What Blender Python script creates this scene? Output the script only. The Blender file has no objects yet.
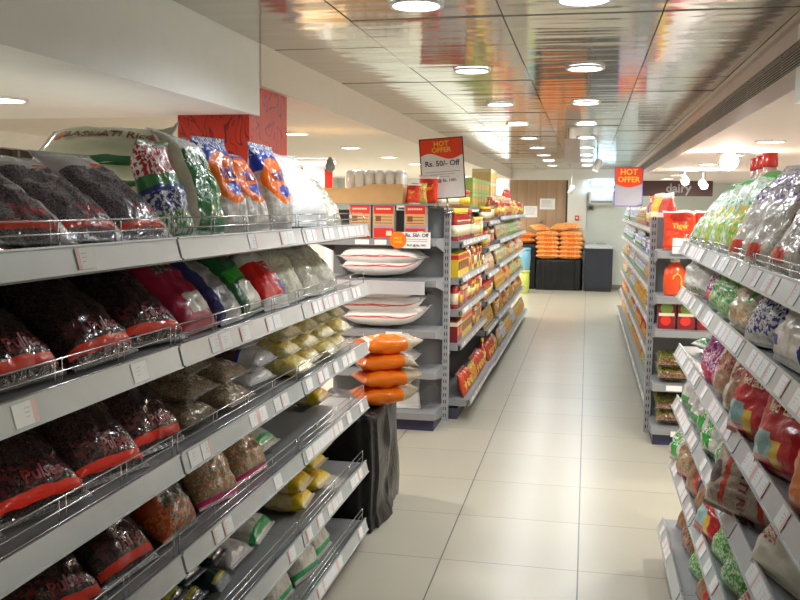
import bpy, bmesh, math, random
from mathutils import Vector, Matrix, Euler, noise
from mathutils.bvhtree import BVHTree
SC = bpy.context.scene
COL = SC.collection
PI = math.pi
rnd = random.Random(7)

# ------------------------------------------------------------------ camera
def make_camera():
    yaw, pitch, roll, H = 0.2027, 0.1041, 0.0096, 1.565
    cy, sy, cp, sp = math.cos(yaw), math.sin(yaw), math.cos(pitch), math.sin(pitch)
    f = Vector((-sy*cp, cy*cp, -sp)); r0 = Vector((cy, sy, 0)); u0 = r0.cross(f)
    r = math.cos(roll)*r0 + math.sin(roll)*u0
    u = math.cos(roll)*u0 - math.sin(roll)*r0
    cam = bpy.data.cameras.new('camera'); cam.sensor_width = 36; cam.lens = 905/800*36
    cam.clip_start = .05; cam.clip_end = 100
    o = bpy.data.objects.new('camera', cam); COL.objects.link(o)
    m = Matrix(((r.x, u.x, -f.x, 0), (r.y, u.y, -f.y, 0), (r.z, u.z, -f.z, H), (0, 0, 0, 1)))
    o.matrix_world = m
    SC.camera = o
make_camera()
# ------------------------------------------------------------------ world, exposure, light levels
w = bpy.data.worlds.new('world'); SC.world = w; w.use_nodes = True
w.node_tree.nodes['Background'].inputs[0].default_value = (.9, .95, 1, 1)
w.node_tree.nodes['Background'].inputs[1].default_value = .3
SC.view_settings.view_transform = 'Standard'; SC.view_settings.look = 'None'
SC.view_settings.gamma = 1; SC.view_settings.use_curve_mapping = False
SC.view_settings.exposure = -0.48
AISLE_W = 8.5       # watts of one aisle downlight
SIDE_W = 36.0       # watts of one downlight over the side zones
COOL = (.93, .98, 1.0); WARM = (1.0, .93, .83)

# ------------------------------------------------------------------ materials
def nt(name):
    m = bpy.data.materials.new(name); m.use_nodes = True
    t = m.node_tree; return m, t, t.nodes['Principled BSDF']
MATS = {}
def mat(name, col, rough=.5, metal=0, coat=0, alpha=1, trans=0, emit=None, es=0, spec=.5, var=.08):
    """plain procedural material with a little noise in colour and gloss"""
    if name in MATS: return MATS[name]
    m, t, b = nt(name); N = t.nodes; K = t.links
    b.inputs['Roughness'].default_value = rough; b.inputs['Metallic'].default_value = metal
    b.inputs['Coat Weight'].default_value = coat; b.inputs['Coat Roughness'].default_value = .08
    b.inputs['Specular IOR Level'].default_value = spec
    b.inputs['Transmission Weight'].default_value = trans
    b.inputs['Alpha'].default_value = alpha
    tc = N.new('ShaderNodeTexCoord'); nz = N.new('ShaderNodeTexNoise'); nz.inputs['Scale'].default_value = 14
    K.new(tc.outputs['Object'], nz.inputs['Vector'])
    mx = N.new('ShaderNodeMix'); mx.data_type = 'RGBA'
    mx.inputs['A'].default_value = tuple(max(0, c*(1-var)) for c in col)+(1,)
    mx.inputs['B'].default_value = tuple(min(1, c*(1+var)) for c in col)+(1,)
    K.new(nz.outputs['Fac'], mx.inputs['Factor']); K.new(mx.outputs['Result'], b.inputs['Base Color'])
    if emit:
        b.inputs['Emission Color'].default_value = tuple(emit)+(1,); b.inputs['Emission Strength'].default_value = es
    MATS[name] = m
    return m

class G:
    """tiny node-graph helper"""
    def __init__(s, t): s.t = t; s.N = t.nodes; s.K = t.links
    def math(s, op, a, b=None):
        n = s.N.new('ShaderNodeMath'); n.operation = op
        for i, x in enumerate((a, b)):
            if x is None: continue
            if isinstance(x, (int, float)): n.inputs[i].default_value = x
            else: s.K.new(x, n.inputs[i])
        return n.outputs[0]
    def mix(s, fac, a, b):
        n = s.N.new('ShaderNodeMix'); n.data_type = 'RGBA'
        for k, x in (('Factor', fac), ('A', a), ('B', b)):
            if isinstance(x, (int, float)): n.inputs[k].default_value = x
            elif isinstance(x, tuple): n.inputs[k].default_value = x+(1,) if len(x) == 3 else x
            else: s.K.new(x, n.inputs[k])
        return n.outputs['Result']
    def box(s, u, v, u0, u1, v0, v1):
        return s.math('MULTIPLY', s.math('MULTIPLY', s.math('GREATER_THAN', u, u0), s.math('LESS_THAN', u, u1)),
                      s.math('MULTIPLY', s.math('GREATER_THAN', v, v0), s.math('LESS_THAN', v, v1)))
    def ell(s, u, v, u0, u1, v0, v1):
        a = s.math('DIVIDE', s.math('SUBTRACT', u, (u0+u1)/2), (u1-u0)/2)
        c = s.math('DIVIDE', s.math('SUBTRACT', v, (v0+v1)/2), (v1-v0)/2)
        return s.math('LESS_THAN', s.math('ADD', s.math('MULTIPLY', a, a), s.math('MULTIPLY', c, c)), 1)

def film(name, c1, c2, scale=60, kind='grain', prints=(), rough=.22, wrinkle=.5, coat=.28):
    """printed plastic film over its contents; prints are patches in the bag's own u,v"""
    if name in MATS: return MATS[name]
    m, t, b = nt(name); g = G(t); N = t.nodes; K = t.links
    tc = N.new('ShaderNodeTexCoord'); uv = tc.outputs['UV']; ob = tc.outputs['Object']
    oi = N.new('ShaderNodeObjectInfo')
    sep = N.new('ShaderNodeSeparateXYZ'); K.new(uv, sep.inputs[0])
    wob = N.new('ShaderNodeTexNoise'); wob.inputs['Scale'].default_value = 5; K.new(uv, wob.inputs['Vector'])
    wv = g.math('MULTIPLY', g.math('SUBTRACT', wob.outputs['Fac'], .5), .025)
    u = g.math('ADD', sep.outputs[0], wv); v = g.math('ADD', sep.outputs[1], wv)
    if kind == 'grain':
        tx = N.new('ShaderNodeTexVoronoi'); tx.inputs['Scale'].default_value = scale*3.2; K.new(ob, tx.inputs['Vector'])
        fac = N.new('ShaderNodeSeparateColor'); K.new(tx.outputs['Color'], fac.inputs[0]); fac = fac.outputs[0]
    elif kind == 'noodle':
        tx = N.new('ShaderNodeTexNoise'); tx.inputs['Scale'].default_value = scale; tx.inputs['Detail'].default_value = 4
        tx.inputs['Distortion'].default_value = 2.5; K.new(ob, tx.inputs['Vector'])
        fac = g.math('GREATER_THAN', tx.outputs['Fac'], .52)
    else:
        tx = N.new('ShaderNodeTexNoise'); tx.inputs['Scale'].default_value = scale; tx.inputs['Detail'].default_value = 3
        K.new(ob, tx.inputs['Vector']); fac = tx.outputs['Fac']
    col = g.mix(fac, c1, c2)
    for p in prints:
        sh, u0, u1, v0, v1, pc = p
        k = (g.box if sh == 'box' else g.ell)(u, v, u0, u1, v0, v1)
        if sh == 'speck':
            sp = N.new('ShaderNodeTexNoise'); sp.inputs['Scale'].default_value = 22; K.new(uv, sp.inputs['Vector'])
            k = g.math('MULTIPLY', g.box(u, v, u0, u1, v0, v1), g.math('GREATER_THAN', sp.outputs['Fac'], .52))
        col = g.mix(k, col, pc)
    K.new(col, b.inputs['Base Color'])
    b.inputs['Roughness'].default_value = max(.2, rough+.08); b.inputs['Coat Weight'].default_value = coat; b.inputs['Specular IOR Level'].default_value = .22
    b.inputs['Coat Roughness'].default_value = .06
    mp = N.new('ShaderNodeVectorMath'); mp.operation = 'ADD'; K.new(ob, mp.inputs[0])
    sc = N.new('ShaderNodeVectorMath'); sc.operation = 'SCALE'; sc.inputs[0].default_value = (3, 5, 7)
    K.new(oi.outputs['Random'], sc.inputs['Scale']); K.new(sc.outputs[0], mp.inputs[1])
    w1 = N.new('ShaderNodeTexNoise'); w1.noise_type = 'RIDGED_MULTIFRACTAL'; w1.inputs['Scale'].default_value = 11
    w1.inputs['Detail'].default_value = 2; w1.inputs['Distortion'].default_value = .6; K.new(mp.outputs[0], w1.inputs['Vector'])
    w2 = N.new('ShaderNodeTexNoise'); w2.inputs['Scale'].default_value = 26; w2.inputs['Detail'].default_value = 2
    w2.inputs['Distortion'].default_value = 1; K.new(mp.outputs[0], w2.inputs['Vector'])
    hh = g.math('ADD', g.math('MULTIPLY', w1.outputs['Fac'], .5), g.math('MULTIPLY', w2.outputs['Fac'], .34))
    bp = N.new('ShaderNodeBump'); bp.inputs['Strength'].default_value = min(1, wrinkle*1.5); bp.inputs['Distance'].default_value = .016
    K.new(hh, bp.inputs['Height']); K.new(bp.outputs[0], b.inputs['Normal']); K.new(bp.outputs[0], b.inputs['Coat Normal'])
    MATS[name] = m
    return m

# ------------------------------------------------------------------ mesh helpers
def bx(bm, x0, x1, y0, y1, z0, z1, mi=0):
    vs = [bm.verts.new((x, y, z)) for x in (x0, x1) for y in (y0, y1) for z in (z0, z1)]
    for q in ((0, 1, 3, 2), (4, 6, 7, 5), (0, 4, 5, 1), (2, 3, 7, 6), (0, 2, 6, 4), (1, 5, 7, 3)):
        f = bm.faces.new([vs[i] for i in q]); f.material_index = mi
    return vs
def tube(bm, p0, p1, r, n=6, mi=0):
    p0, p1 = Vector(p0), Vector(p1); d = (p1-p0).normalized()
    a = d.orthogonal().normalized(); c = d.cross(a)
    A = [bm.verts.new(p0+r*(math.cos(2*PI*i/n)*a+math.sin(2*PI*i/n)*c)) for i in range(n)]
    B = [bm.verts.new(p1+r*(math.cos(2*PI*i/n)*a+math.sin(2*PI*i/n)*c)) for i in range(n)]
    for i in range(n):
        f = bm.faces.new((A[i], A[(i+1) % n], B[(i+1) % n], B[i])); f.material_index = mi; f.smooth = True
    for q in (A[::-1], B): bm.faces.new(q).material_index = mi
def lathe(bm, prof, n=16, mi=0, sx=1, sy=1):
    rings = []
    for r, z in prof:
        rings.append([bm.verts.new((r*sx*math.cos(2*PI*i/n), r*sy*math.sin(2*PI*i/n), z)) for i in range(n)])
    for a, b in zip(rings, rings[1:]):
        for i in range(n):
            f = bm.faces.new((a[i], a[(i+1) % n], b[(i+1) % n], b[i])); f.material_index = mi; f.smooth = True
    bm.faces.new(rings[0][::-1]).material_index = mi; bm.faces.new(rings[-1]).material_index = mi
def ring(bm, r0, r1, z0, z1, n=24, mi=0):
    P = [(r0, z0), (r1, z0), (r1+.002, z1), (r0, z1)]
    V = [[bm.verts.new((r*math.cos(2*PI*i/n), r*math.sin(2*PI*i/n), z)) for i in range(n)] for r, z in P]
    for q in range(4):
        a, b = V[q], V[(q+1) % 4]
        for i in range(n): bm.faces.new((a[i], a[(i+1) % n], b[(i+1) % n], b[i])).material_index = mi
def mesh(name, bm, mats, bevel=0):
    if bevel:
        bmesh.ops.bevel(bm, geom=bm.edges[:], offset=bevel, segments=2, affect='EDGES', clamp_overlap=True)
    bmesh.ops.recalc_face_normals(bm, faces=bm.faces[:])
    me = bpy.data.meshes.new(name); bm.to_mesh(me); bm.free()
    for m in (mats if isinstance(mats, (list, tuple)) else [mats]): me.materials.append(m)
    return me
def link(name, me, parent=None, loc=(0, 0, 0), rot=(0, 0, 0)):
    o = bpy.data.objects.new(name, me); COL.objects.link(o)
    o.location = loc; o.rotation_euler = rot
    if parent: o.parent = parent
    return o
def obj(name, bm, mats, parent=None, loc=(0, 0, 0), rot=(0, 0, 0), bevel=0):
    return link(name, mesh(name, bm, mats, bevel), parent, loc, rot)
def boxobj(name, x0, x1, y0, y1, z0, z1, m, parent=None, bevel=0):
    bm = bmesh.new(); bx(bm, x0, x1, y0, y1, z0, z1); return obj(name, bm, m, parent, bevel=bevel)
def struct(o): o['kind'] = 'structure'; return o
def empty(name, loc=(0, 0, 0), rot=(0, 0, 0)):
    return link(name, None, None, loc, rot)
TXT = {}
def text_mesh(body, size):
    key = (body, size)
    if key not in TXT:
        cu = bpy.data.curves.new('lettering', 'FONT'); cu.body = body; cu.size = size
        cu.align_x = 'CENTER'; cu.align_y = 'CENTER'; cu.resolution_u = 2; cu.offset = size*.028
        o = bpy.data.objects.new('tmp', cu); COL.objects.link(o)
        dg = bpy.context.evaluated_depsgraph_get(); ev = o.evaluated_get(dg); me = ev.to_mesh()
        TXT[key] = ([v.co.copy() for v in me.vertices], [tuple(p.vertices) for p in me.polygons])
        ev.to_mesh_clear(); bpy.data.objects.remove(o); bpy.data.curves.remove(cu)
    return TXT[key]
def text_obj(name, body, size, m, parent, fn, bold=0):
    """fn maps flat text coords (x,y) to a 3-D point"""
    vs, fs = text_mesh(body, size)
    me = bpy.data.meshes.new(name)
    me.from_pydata([fn(v.x, v.y) for v in vs], [], fs); me.materials.append(m)
    return link(name, me, parent)

# ------------------------------------------------------------------ labels
ORD = ['', 'first', 'second', 'third', 'fourth', 'fifth', 'sixth', 'seventh', 'eighth', 'ninth', 'tenth', 'eleventh', 'twelfth',
       'thirteenth', 'fourteenth', 'fifteenth', 'sixteenth', 'seventeenth', 'eighteenth', 'nineteenth', 'twentieth']
REG = []
def reg(o, desc, place, cat, group=None, key=0, how='from near end'):
    o['label'] = desc+' '+place; o['category'] = cat
    if group: o['group'] = group
    REG.append((o, desc, place, key, how))
def finish_labels():
    d = {}
    for r in REG: d.setdefault((r[1], r[2]), []).append(r)
    for (desc, place), rs in d.items():
        if len(rs) == 1: continue
        rs.sort(key=lambda r: r[3])
        for i, r in enumerate(rs):
            r[0]['label'] = f'{desc}, {ORD[i+1] if i < 20 else "number "+str(i+1)} {r[4]}, {place}'

# ------------------------------------------------------------------ common materials
M = {}
M['grey'] = mat('shelf_grey_paint', (.27, .28, .29), .4)
M['grey_dark'] = mat('shelf_back_grey', (.24, .25, .26), .5)
M['post'] = mat('upright_grey', (.40, .41, .43), .4)
M['slot'] = mat('slot_black', (.02, .02, .02), .8)
M['rail'] = mat('price_rail_aluminium', (.53, .56, .56), .35, metal=.25)
M['wire'] = mat('chrome_wire', (.60, .60, .60), .25, metal=.9)
M['paper'] = mat('tag_paper', (.86, .87, .86), .6)
M['pink'] = mat('tag_pink_band', (.84, .56, .53), .6)
M['ink'] = mat('tag_ink', (.10, .10, .11), .7); M['tagink'] = mat('tag_small_print', (.58, .59, .60), .7)
M['plinth'] = mat('plinth_dark', (.05, .05, .08), .5)
M['white'] = mat('white_plastic', (.82, .83, .82), .4)
M['black'] = mat('black_plastic', (.015, .015, .017), .4)
M['red'] = mat('red_print', (.75, .035, .02), .35, coat=.3)
M['orange'] = mat('orange_print', (.9, .20, .02), .35, coat=.3)
M['yellow'] = mat('yellow_print', (.9, .62, .03), .35, coat=.2)
M['blue'] = mat('blue_print', (.03, .07, .45), .35, coat=.3)
M['green'] = mat('green_print', (.03, .36, .06), .35, coat=.3)
M['cream'] = mat('cream_print', (.82, .74, .50), .45)
M['brown'] = mat('brown_print', (.22, .08, .03), .4)
M['maroon'] = mat('maroon_print', (.22, .015, .02), .35, coat=.3)
M['pulse_red'] = mat('dark_red_ink', (.22, .018, .022), .4)
M['gold'] = mat('golden_yellow_ink', (.95, .55, .05), .5)
M['seal'] = mat('clear_seal_film', (.55, .56, .56), .2, alpha=.3)
M['clearplastic'] = mat('clear_plastic', (.9, .92, .92), .08, trans=.85)

# ------------------------------------------------------------------ room shell
def floor_material():
    m, t, b = nt('floor_tiles'); g = G(t); N = t.nodes; K = t.links
    ge = N.new('ShaderNodeNewGeometry'); sep = N.new('ShaderNodeSeparateXYZ'); K.new(ge.outputs['Position'], sep.inputs[0])
    tx = g.math('DIVIDE', g.math('ADD', sep.outputs[0], .5957+60), .6); ty = g.math('DIVIDE', g.math('ADD', sep.outputs[1], 60-3.852), .6)
    fx = g.math('FRACT', tx); fy = g.math('FRACT', ty)
    gx = g.math('LESS_THAN', g.math('ABSOLUTE', g.math('SUBTRACT', fx, .5)), .495)
    gy = g.math('LESS_THAN', g.math('ABSOLUTE', g.math('SUBTRACT', fy, .5)), .4955)
    cid = N.new('ShaderNodeCombineXYZ'); K.new(g.math('FLOOR', tx), cid.inputs[0]); K.new(g.math('FLOOR', ty), cid.inputs[1])
    wn = N.new('ShaderNodeTexWhiteNoise'); K.new(cid.outputs[0], wn.inputs['Vector'])
    nz = N.new('ShaderNodeTexNoise'); nz.inputs['Scale'].default_value = 2.2; nz.inputs['Detail'].default_value = 5
    K.new(ge.outputs['Position'], nz.inputs['Vector'])
    f = g.math('ADD', g.math('MULTIPLY', wn.outputs['Value'], .35), g.math('MULTIPLY', nz.outputs['Fac'], .65))
    col = g.mix(f, (.42, .395, .315), (.49, .46, .375))
    col = g.mix(gy, (.19, .175, .15), col); col = g.mix(gx, (.10, .095, .09), col)
    K.new(col, b.inputs['Base Color'])
    b.inputs['Roughness'].default_value = .30; b.inputs['Specular IOR Level'].default_value = .5
    bp = N.new('ShaderNodeBump'); bp.inputs['Strength'].default_value = .25; bp.inputs['Distance'].default_value = .002
    K.new(g.math('MULTIPLY', gx, gy), bp.inputs['Height']); K.new(bp.outputs[0], b.inputs['Normal'])
    return m
def ceiling_material():
    m, t, b = nt('ceiling_metal_panels'); g = G(t); N = t.nodes; K = t.links
    ge = N.new('ShaderNodeNewGeometry')
    nz = N.new('ShaderNodeTexNoise'); nz.inputs['Scale'].default_value = 1.6; nz.inputs['Detail'].default_value = 1
    mp = N.new('ShaderNodeVectorMath'); mp.operation = 'MULTIPLY'; mp.inputs[1].default_value = (1.0, 5.5, 1)
    K.new(ge.outputs['Position'], mp.inputs[0]); K.new(mp.outputs[0], nz.inputs['Vector'])
    bp = N.new('ShaderNodeBump'); bp.inputs['Strength'].default_value = .5; bp.inputs['Distance'].default_value = .006
    K.new(nz.outputs['Fac'], bp.inputs['Height']); K.new(bp.outputs[0], b.inputs['Normal'])
    b.inputs['Base Color'].default_value = (.52, .505, .455, 1); b.inputs['Metallic'].default_value = .75
    b.inputs['Roughness'].default_value = .10
    return m
def paint(name, c): return mat(name, c, .75, var=.03)
P_white = paint('white_wall_paint', (.80, .80, .77)); P_cream = paint('cream_ceiling_paint', (.86, .80, .71))
P_beam = paint('beam_paint', (.93, .95, .92)); P_right = paint('pinkish_soffit_paint', (.74, .66, .62))
F = floor_material()
struct(boxobj('floor', -5.2, 3.2, -2.6, 18.2, -.06, 0, F))
bm = bmesh.new()                                   # polished metal tray ceiling, seams between the trays
xs = [-1.48, -.94, -.34, .25, .76]
for a, c in zip(xs, xs[1:]):
    for k in range(34):
        y0 = -2.43+.6*k-.01; y1 = min(y0+.6, 17.9)
        vs = bx(bm, a+.0022, c-.0022, y0+.001, y1-.001, 2.285, 2.31); tz = [rnd.uniform(-.0016, .0016) for q in range(4)]
        for v in vs:
            if v.co.z < 2.3: v.co.z += .0022+tz[0]+tz[1]*(v.co.x-a)/.6+tz[2]*(v.co.y-y0)/.6*1.6
struct(obj('ceiling', bm, ceiling_material()))
bm = bmesh.new(); bx(bm, -5.2, 3.2, -2.6, 18.2, 2.34, 2.40)
struct(obj('trim_1', bm, mat('void_grey', (.30, .29, .27), .8)))
struct(boxobj('trim_2', -5.2, -1.48, -2.6, 3.98, 1.965, 2.335, P_beam))       # near bulkhead over the left racks
struct(boxobj('trim_3', -5.2, -1.47, 3.98, 18.2, 2.10, 2.335, P_cream))       # lowered ceiling beyond it
bm = bmesh.new(); bx(bm, .76, 3.2, 3.75, 18.2, 2.02, 2.10); bx(bm, .76, 3.2, 3.75, 18.2, 2.20, 2.335)
bx(bm, .80, 3.2, 3.75, 18.2, 2.10, 2.20)
struct(obj('trim_4', bm, P_right))
bm = bmesh.new(); bx(bm, .76, 3.2, -2.6, 3.75, 1.965, 2.10); bx(bm, .76, 3.2, -2.6, 3.75, 2.20, 2.335); bx(bm, .80, 3.2, -2.6, 3.75, 2.10, 2.20)
struct(obj('trim_5', bm, P_beam))
struct(boxobj('trim_6', .735, .76, -2.6, 17.9, 2.262, 2.285, mat('ceiling_edge_trim', (.45, .43, .38), .4, metal=.5)))
struct(boxobj('wall_left', -5.2, -5.0, -2.6, 18.2, 0, 2.34, P_white))
struct(boxobj('wall_right', 3.0, 3.2, -2.6, 18.2, 0, 2.34, P_white))
struct(boxobj('wall_near', -5.2, 3.2, -2.8, -2.6, 0, 2.34, P_white))
struct(boxobj('wall_far', -5.2, 3.2, 17.9, 18.1, 0, 2.34, paint('far_wall_paint', (.72, .78, .74))))
struct(boxobj('baseboard_far', -5.0, 3.0, 17.88, 17.9, 0, .08, M['grey_dark']))
struct(boxobj('trim_7', -1.50, .6, 17.80, 17.9, 2.08, 2.285, P_white))         # header above the wood panelling
struct(boxobj('trim_8', -.385, -.03, 17.80, 17.9, 0, 2.08, paint('column_paint', (.80, .80, .74))))
def wood_material():
    m, t, b = nt('wood_panelling'); g = G(t); N = t.nodes; K = t.links
    ge = N.new('ShaderNodeNewGeometry'); sep = N.new('ShaderNodeSeparateXYZ'); K.new(ge.outputs['Position'], sep.inputs[0])
    mp = N.new('ShaderNodeVectorMath'); mp.operation = 'MULTIPLY'; mp.inputs[1].default_value = (14, 14, .8)
    K.new(ge.outputs['Position'], mp.inputs[0])
    nz = N.new('ShaderNodeTexNoise'); nz.inputs['Scale'].default_value = 1.5; nz.inputs['Detail'].default_value = 4; K.new(mp.outputs[0], nz.inputs['Vector'])
    gap = g.math('LESS_THAN', g.math('FRACT', g.math('DIVIDE', g.math('ADD', sep.outputs[0], 50), .19)), .03)
    col = g.mix(nz.outputs['Fac'], (.34, .22, .13), (.50, .35, .22)); col = g.mix(gap, col, (.14, .08, .05))
    K.new(col, b.inputs['Base Color']); b.inputs['Roughness'].default_value = .45
    return m
WOOD = wood_material()
struct(boxobj('door_1', -1.50, -.42, 17.84, 17.9, 0, 2.08, WOOD))
struct(boxobj('trim_9', -.42, -.385, 17.82, 17.9, 0, 2.08, mat('dark_door_edge', (.06, .04, .03), .5)))
# linear ventilation grille along the right soffit
ex = empty('ventilation_grille', (.76, 7.7, 2.10))
bm = bmesh.new(); bx(bm, .025, .035, -9.4, 10.0, 0, .1); obj('backing', bm, M['slot'], ex)
bm = bmesh.new()
for k in range(9):
    z = .006+k*.0115; bx(bm, .0, .005, -9.4, 10.0, z, z+.0036)
obj('louvre', bm, mat('grille_louvre', (.42, .38, .36), .4, metal=.3), ex)
bm = bmesh.new(); bx(bm, .001, .006, 0, .010, 0, .1); dv = mesh('divider', bm, M['grey_dark'])
for k in range(48): link('divider', dv, ex, (0, -9.4+k*.41, 0))
reg(ex, 'long dark slotted ventilation grille', 'along the right soffit beside the metal ceiling', 'vent')

# left side background: soffit edges, windows, panels
struct(boxobj('window_1', -2.7, -1.55, 17.86, 17.895, 1.55, 2.09, mat('bright_daylight_glazing', (.9, .9, .9), .3, emit=(1, .99, .96), es=2.2)))
struct(boxobj('window_2', -4.995, -4.96, 12.6, 16.6, 1.2, 1.98, mat('bright_daylight_glazing', (.9, .9, .9), .3)))
struct(boxobj('trim_10', -5.0, -4.4, -2.5, 11.0, 1.80, 1.90, P_white))
bm = bmesh.new(); bx(bm, -4.66, -4.40, -2.5, 11.0, 1.98, 2.10); struct(obj('trim_11', bm, P_white))
g_ = empty('return_air_grille', (-4.5, 4.0, 1.90))
bm = bmesh.new(); bx(bm, -.08, -.05, -6, 7, .0, .08); obj('backing', bm, mat('grille_shadow_brown', (.10, .085, .07), .7), g_)
bm = bmesh.new()
for k in range(40): bx(bm, -.05, 0, -6+k*.33, -6+k*.33+.03, 0, .08)
obj('fin', bm, mat('grille_fin_beige', (.34, .31, .27), .5), g_)
reg(g_, 'brown slotted air grille', 'high on the left wall above the stacked rice bags', 'vent')

# ------------------------------------------------------------------ pillar with red leaf print
def pillar_material(name, c1, c2):
    m, t, b = nt(name); g = G(t); N = t.nodes; K = t.links
    tc = N.new('ShaderNodeTexCoord')
    wv = N.new('ShaderNodeTexNoise'); wv.inputs['Scale'].default_value = 4.2; wv.inputs['Distortion'].default_value = 1.6; K.new(tc.outputs['Object'], wv.inputs['Vector'])
    ln = g.math('LESS_THAN', g.math('ABSOLUTE', g.math('SUBTRACT', g.math('FRACT', g.math('MULTIPLY', wv.outputs['Fac'], 9)), .5)), .09)
    nz = N.new('ShaderNodeTexNoise'); nz.inputs['Scale'].default_value = 3; K.new(tc.outputs['Object'], nz.inputs['Vector'])
    col = g.mix(nz.outputs['Fac'], c1, tuple(x*.6 for x in c1)); col = g.mix(ln, col, c2)
    K.new(col, b.inputs['Base Color']); b.inputs['Roughness'].default_value = .35
    return m
pm = pillar_material('red_leaf_print', (.72, .035, .012), (.22, .01, .006))
struct(boxobj('trim_12', -1.845, -1.50, 3.9, 4.42, 0, 2.12, pm))

# ------------------------------------------------------------------ lights
def downlight(x, y, z, W, colr, place, r=.085, key=None):
    e = empty('ceiling_downlight', (x, y, z))
    bm = bmesh.new(); ring(bm, r, r+.014, -.010, 0, 28); obj('trim_ring', bm, M['white'], e)
    bm = bmesh.new(); lathe(bm, [(r-.004, -.006), (r-.002, 0)], 24)
    obj('diffuser', bm, mat('downlight_glow_'+('c' if colr == COOL else 'w'), (1, 1, 1), .4, emit=(.93, .96, 1) if colr == COOL else (1, .96, .9), es=14), e)
    L = bpy.data.lights.new('downlight_lamp', 'SPOT'); L.energy = W; L.color = colr; L.shadow_soft_size = .07
    L.spot_size = math.radians(165); L.spot_blend = .35
    o = link('lamp', L, e, (0, 0, -.03))
    reg(e, 'round recessed downlight', place, 'ceiling light', 'recessed ceiling downlights', y if key is None else key)
for k in range(2, 11):
    y = .08+1.6*k
    downlight(-.625, y, 2.285, AISLE_W*4, COOL, 'left row over the aisle')
    downlight(-.035, y, 2.285, AISLE_W*4, COOL, 'right row over the aisle')
for k in range(8): downlight(-2.18, 5.0+1.63*k, 2.10, SIDE_W*4, WARM, 'row nearest the aisle, left side ceiling')
for k in range(3, 7): downlight(-3.45, 5.3+1.63*k, 2.10, SIDE_W*4, WARM, 'row by the wall, left side ceiling')
for k in range(1, 4): downlight(-2.25, -1.6+1.6*k, 1.965, SIDE_W*4, WARM, 'low bulkhead left of the red pillar')
for k in range(7): downlight(1.19, 4.9+1.63*k, 2.02, SIDE_W*4, WARM, 'lowered ceiling above the right racks')
for k in range(1, 4): downlight(1.75, -1.6+1.6*k, 1.965, SIDE_W*4, WARM, 'added fill, low soffit over the right racks')  # row out of view, added as fill light for the right zone
def spotlamp(x, y, z, ceil, tilt, yaw, glow, W, desc, place, r=.045, l=.16):
    e = empty('track_spotlight', (x, y, z))
    bm = bmesh.new(); tube(bm, (0, 0, 0), (0, 0, ceil-z), .008, 8); obj('stem', bm, M['white'], e)
    rot = (tilt, 0, yaw)
    bm = bmesh.new(); lathe(bm, [(r*.7, l*.5), (r, l*.4), (r, -l*.5), (r*.92, -l*.5), (r*.9, -l*.44)], 20); obj('lamp_shade', bm, M['white'], e, rot=rot)
    bm = bmesh.new(); lathe(bm, [(r*.86, -l*.44), (r*.86, -l*.42)], 20)
    obj('bulb', bm, mat('spot_bulb_glow_%d' % glow, (1, 1, 1), .4, emit=(1, .9, .78), es=glow), e, rot=rot)
    if W:
        L = bpy.data.lights.new('spot_lamp', 'POINT'); L.energy = W; L.color = (1, .82, .68); L.shadow_soft_size = .04
        d = Euler(rot).to_matrix() @ Vector((0, 0, -l*.5-.06)); link('lamp', L, e, d)
    reg(e, desc, place, 'spotlight')
spotlamp(.10, 12.0, 2.10, 2.285, -.45, -.9, 2, 0, 'white cylinder spotlight tilted on its stem', 'in front of the bright air conditioner')
spotlamp(-.30, 16.6, 1.88, 2.285, .5, .9, 2, 0, 'small white cylinder spotlight', 'by the wood panelling column')
spotlamp(1.10, 7.85, 1.965, 2.02, -1.25, .12, 120, 50, 'glaring lit spotlight aimed at the viewer', 'above the right racks', r=.075, l=.15)
spotlamp(1.12, 11.4, 1.90, 2.02, -1.25, .1, 60, 14, 'lit spotlight further back', 'above the dairy sign')
spotlamp(1.36, 11.6, 1.86, 2.02, -1.25, .1, 60, 14, 'lit spotlight rightmost of the far pair', 'beside the dairy sign')
# hanging white card
e = empty('hanging_card', (-.17, 9.2, 2.0))
bm = bmesh.new(); bx(bm, -.075, .075, -.006, .006, 0, .235); obj('board', bm, mat('pale_card', (.80, .74, .72), .3), e, bevel=.003)
bm = bmesh.new(); tube(bm, (-.05, 0, .235), (-.05, 0, .285), .002); tube(bm, (.05, 0, .235), (.05, 0, .285), .002); obj('string', bm, M['white'], e)
reg(e, 'pale blank card hanging from the metal ceiling', 'between the two rows of downlights', 'sign')

# ------------------------------------------------------------------ far wall things
e = empty('air_conditioner', (.25, 17.88, 1.62))
bm = bmesh.new(); bx(bm, -.235, .235, -.22, 0, 0, .30); obj('casing', bm, M['white'], e, bevel=.03)
bm = bmesh.new(); bx(bm, -.2, .2, -.224, -.2, .03, .07); obj('outlet_flap', bm, M['grey'], e)
reg(e, 'white split air conditioner', 'on the far wall above the black chest', 'air conditioner')
e = empty('tube_light', (.28, 17.86, 1.99))
bm = bmesh.new(); bx(bm, -.22, .22, -.05, .03, -.02, .07); obj('fitting', bm, M['white'], e)
bm = bmesh.new(); tube(bm, (-.21, -.07, .025), (.21, -.07, .025), .02, 10)
obj('tube', bm, mat('bluish_tube_glow', (1, 1, 1), .3, emit=(.45, .78, 1), es=9), e)
L = bpy.data.lights.new('tube_lamp', 'AREA'); L.energy = 10; L.color = (.6, .85, 1); L.shape = 'RECTANGLE'; L.size = .4; L.size_y = .05
link('lamp', L, e, (0, -.24, .05), (.45, 0, 0))
reg(e, 'bluish glowing tube light', 'on the far wall directly above the air conditioner', 'light')
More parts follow.
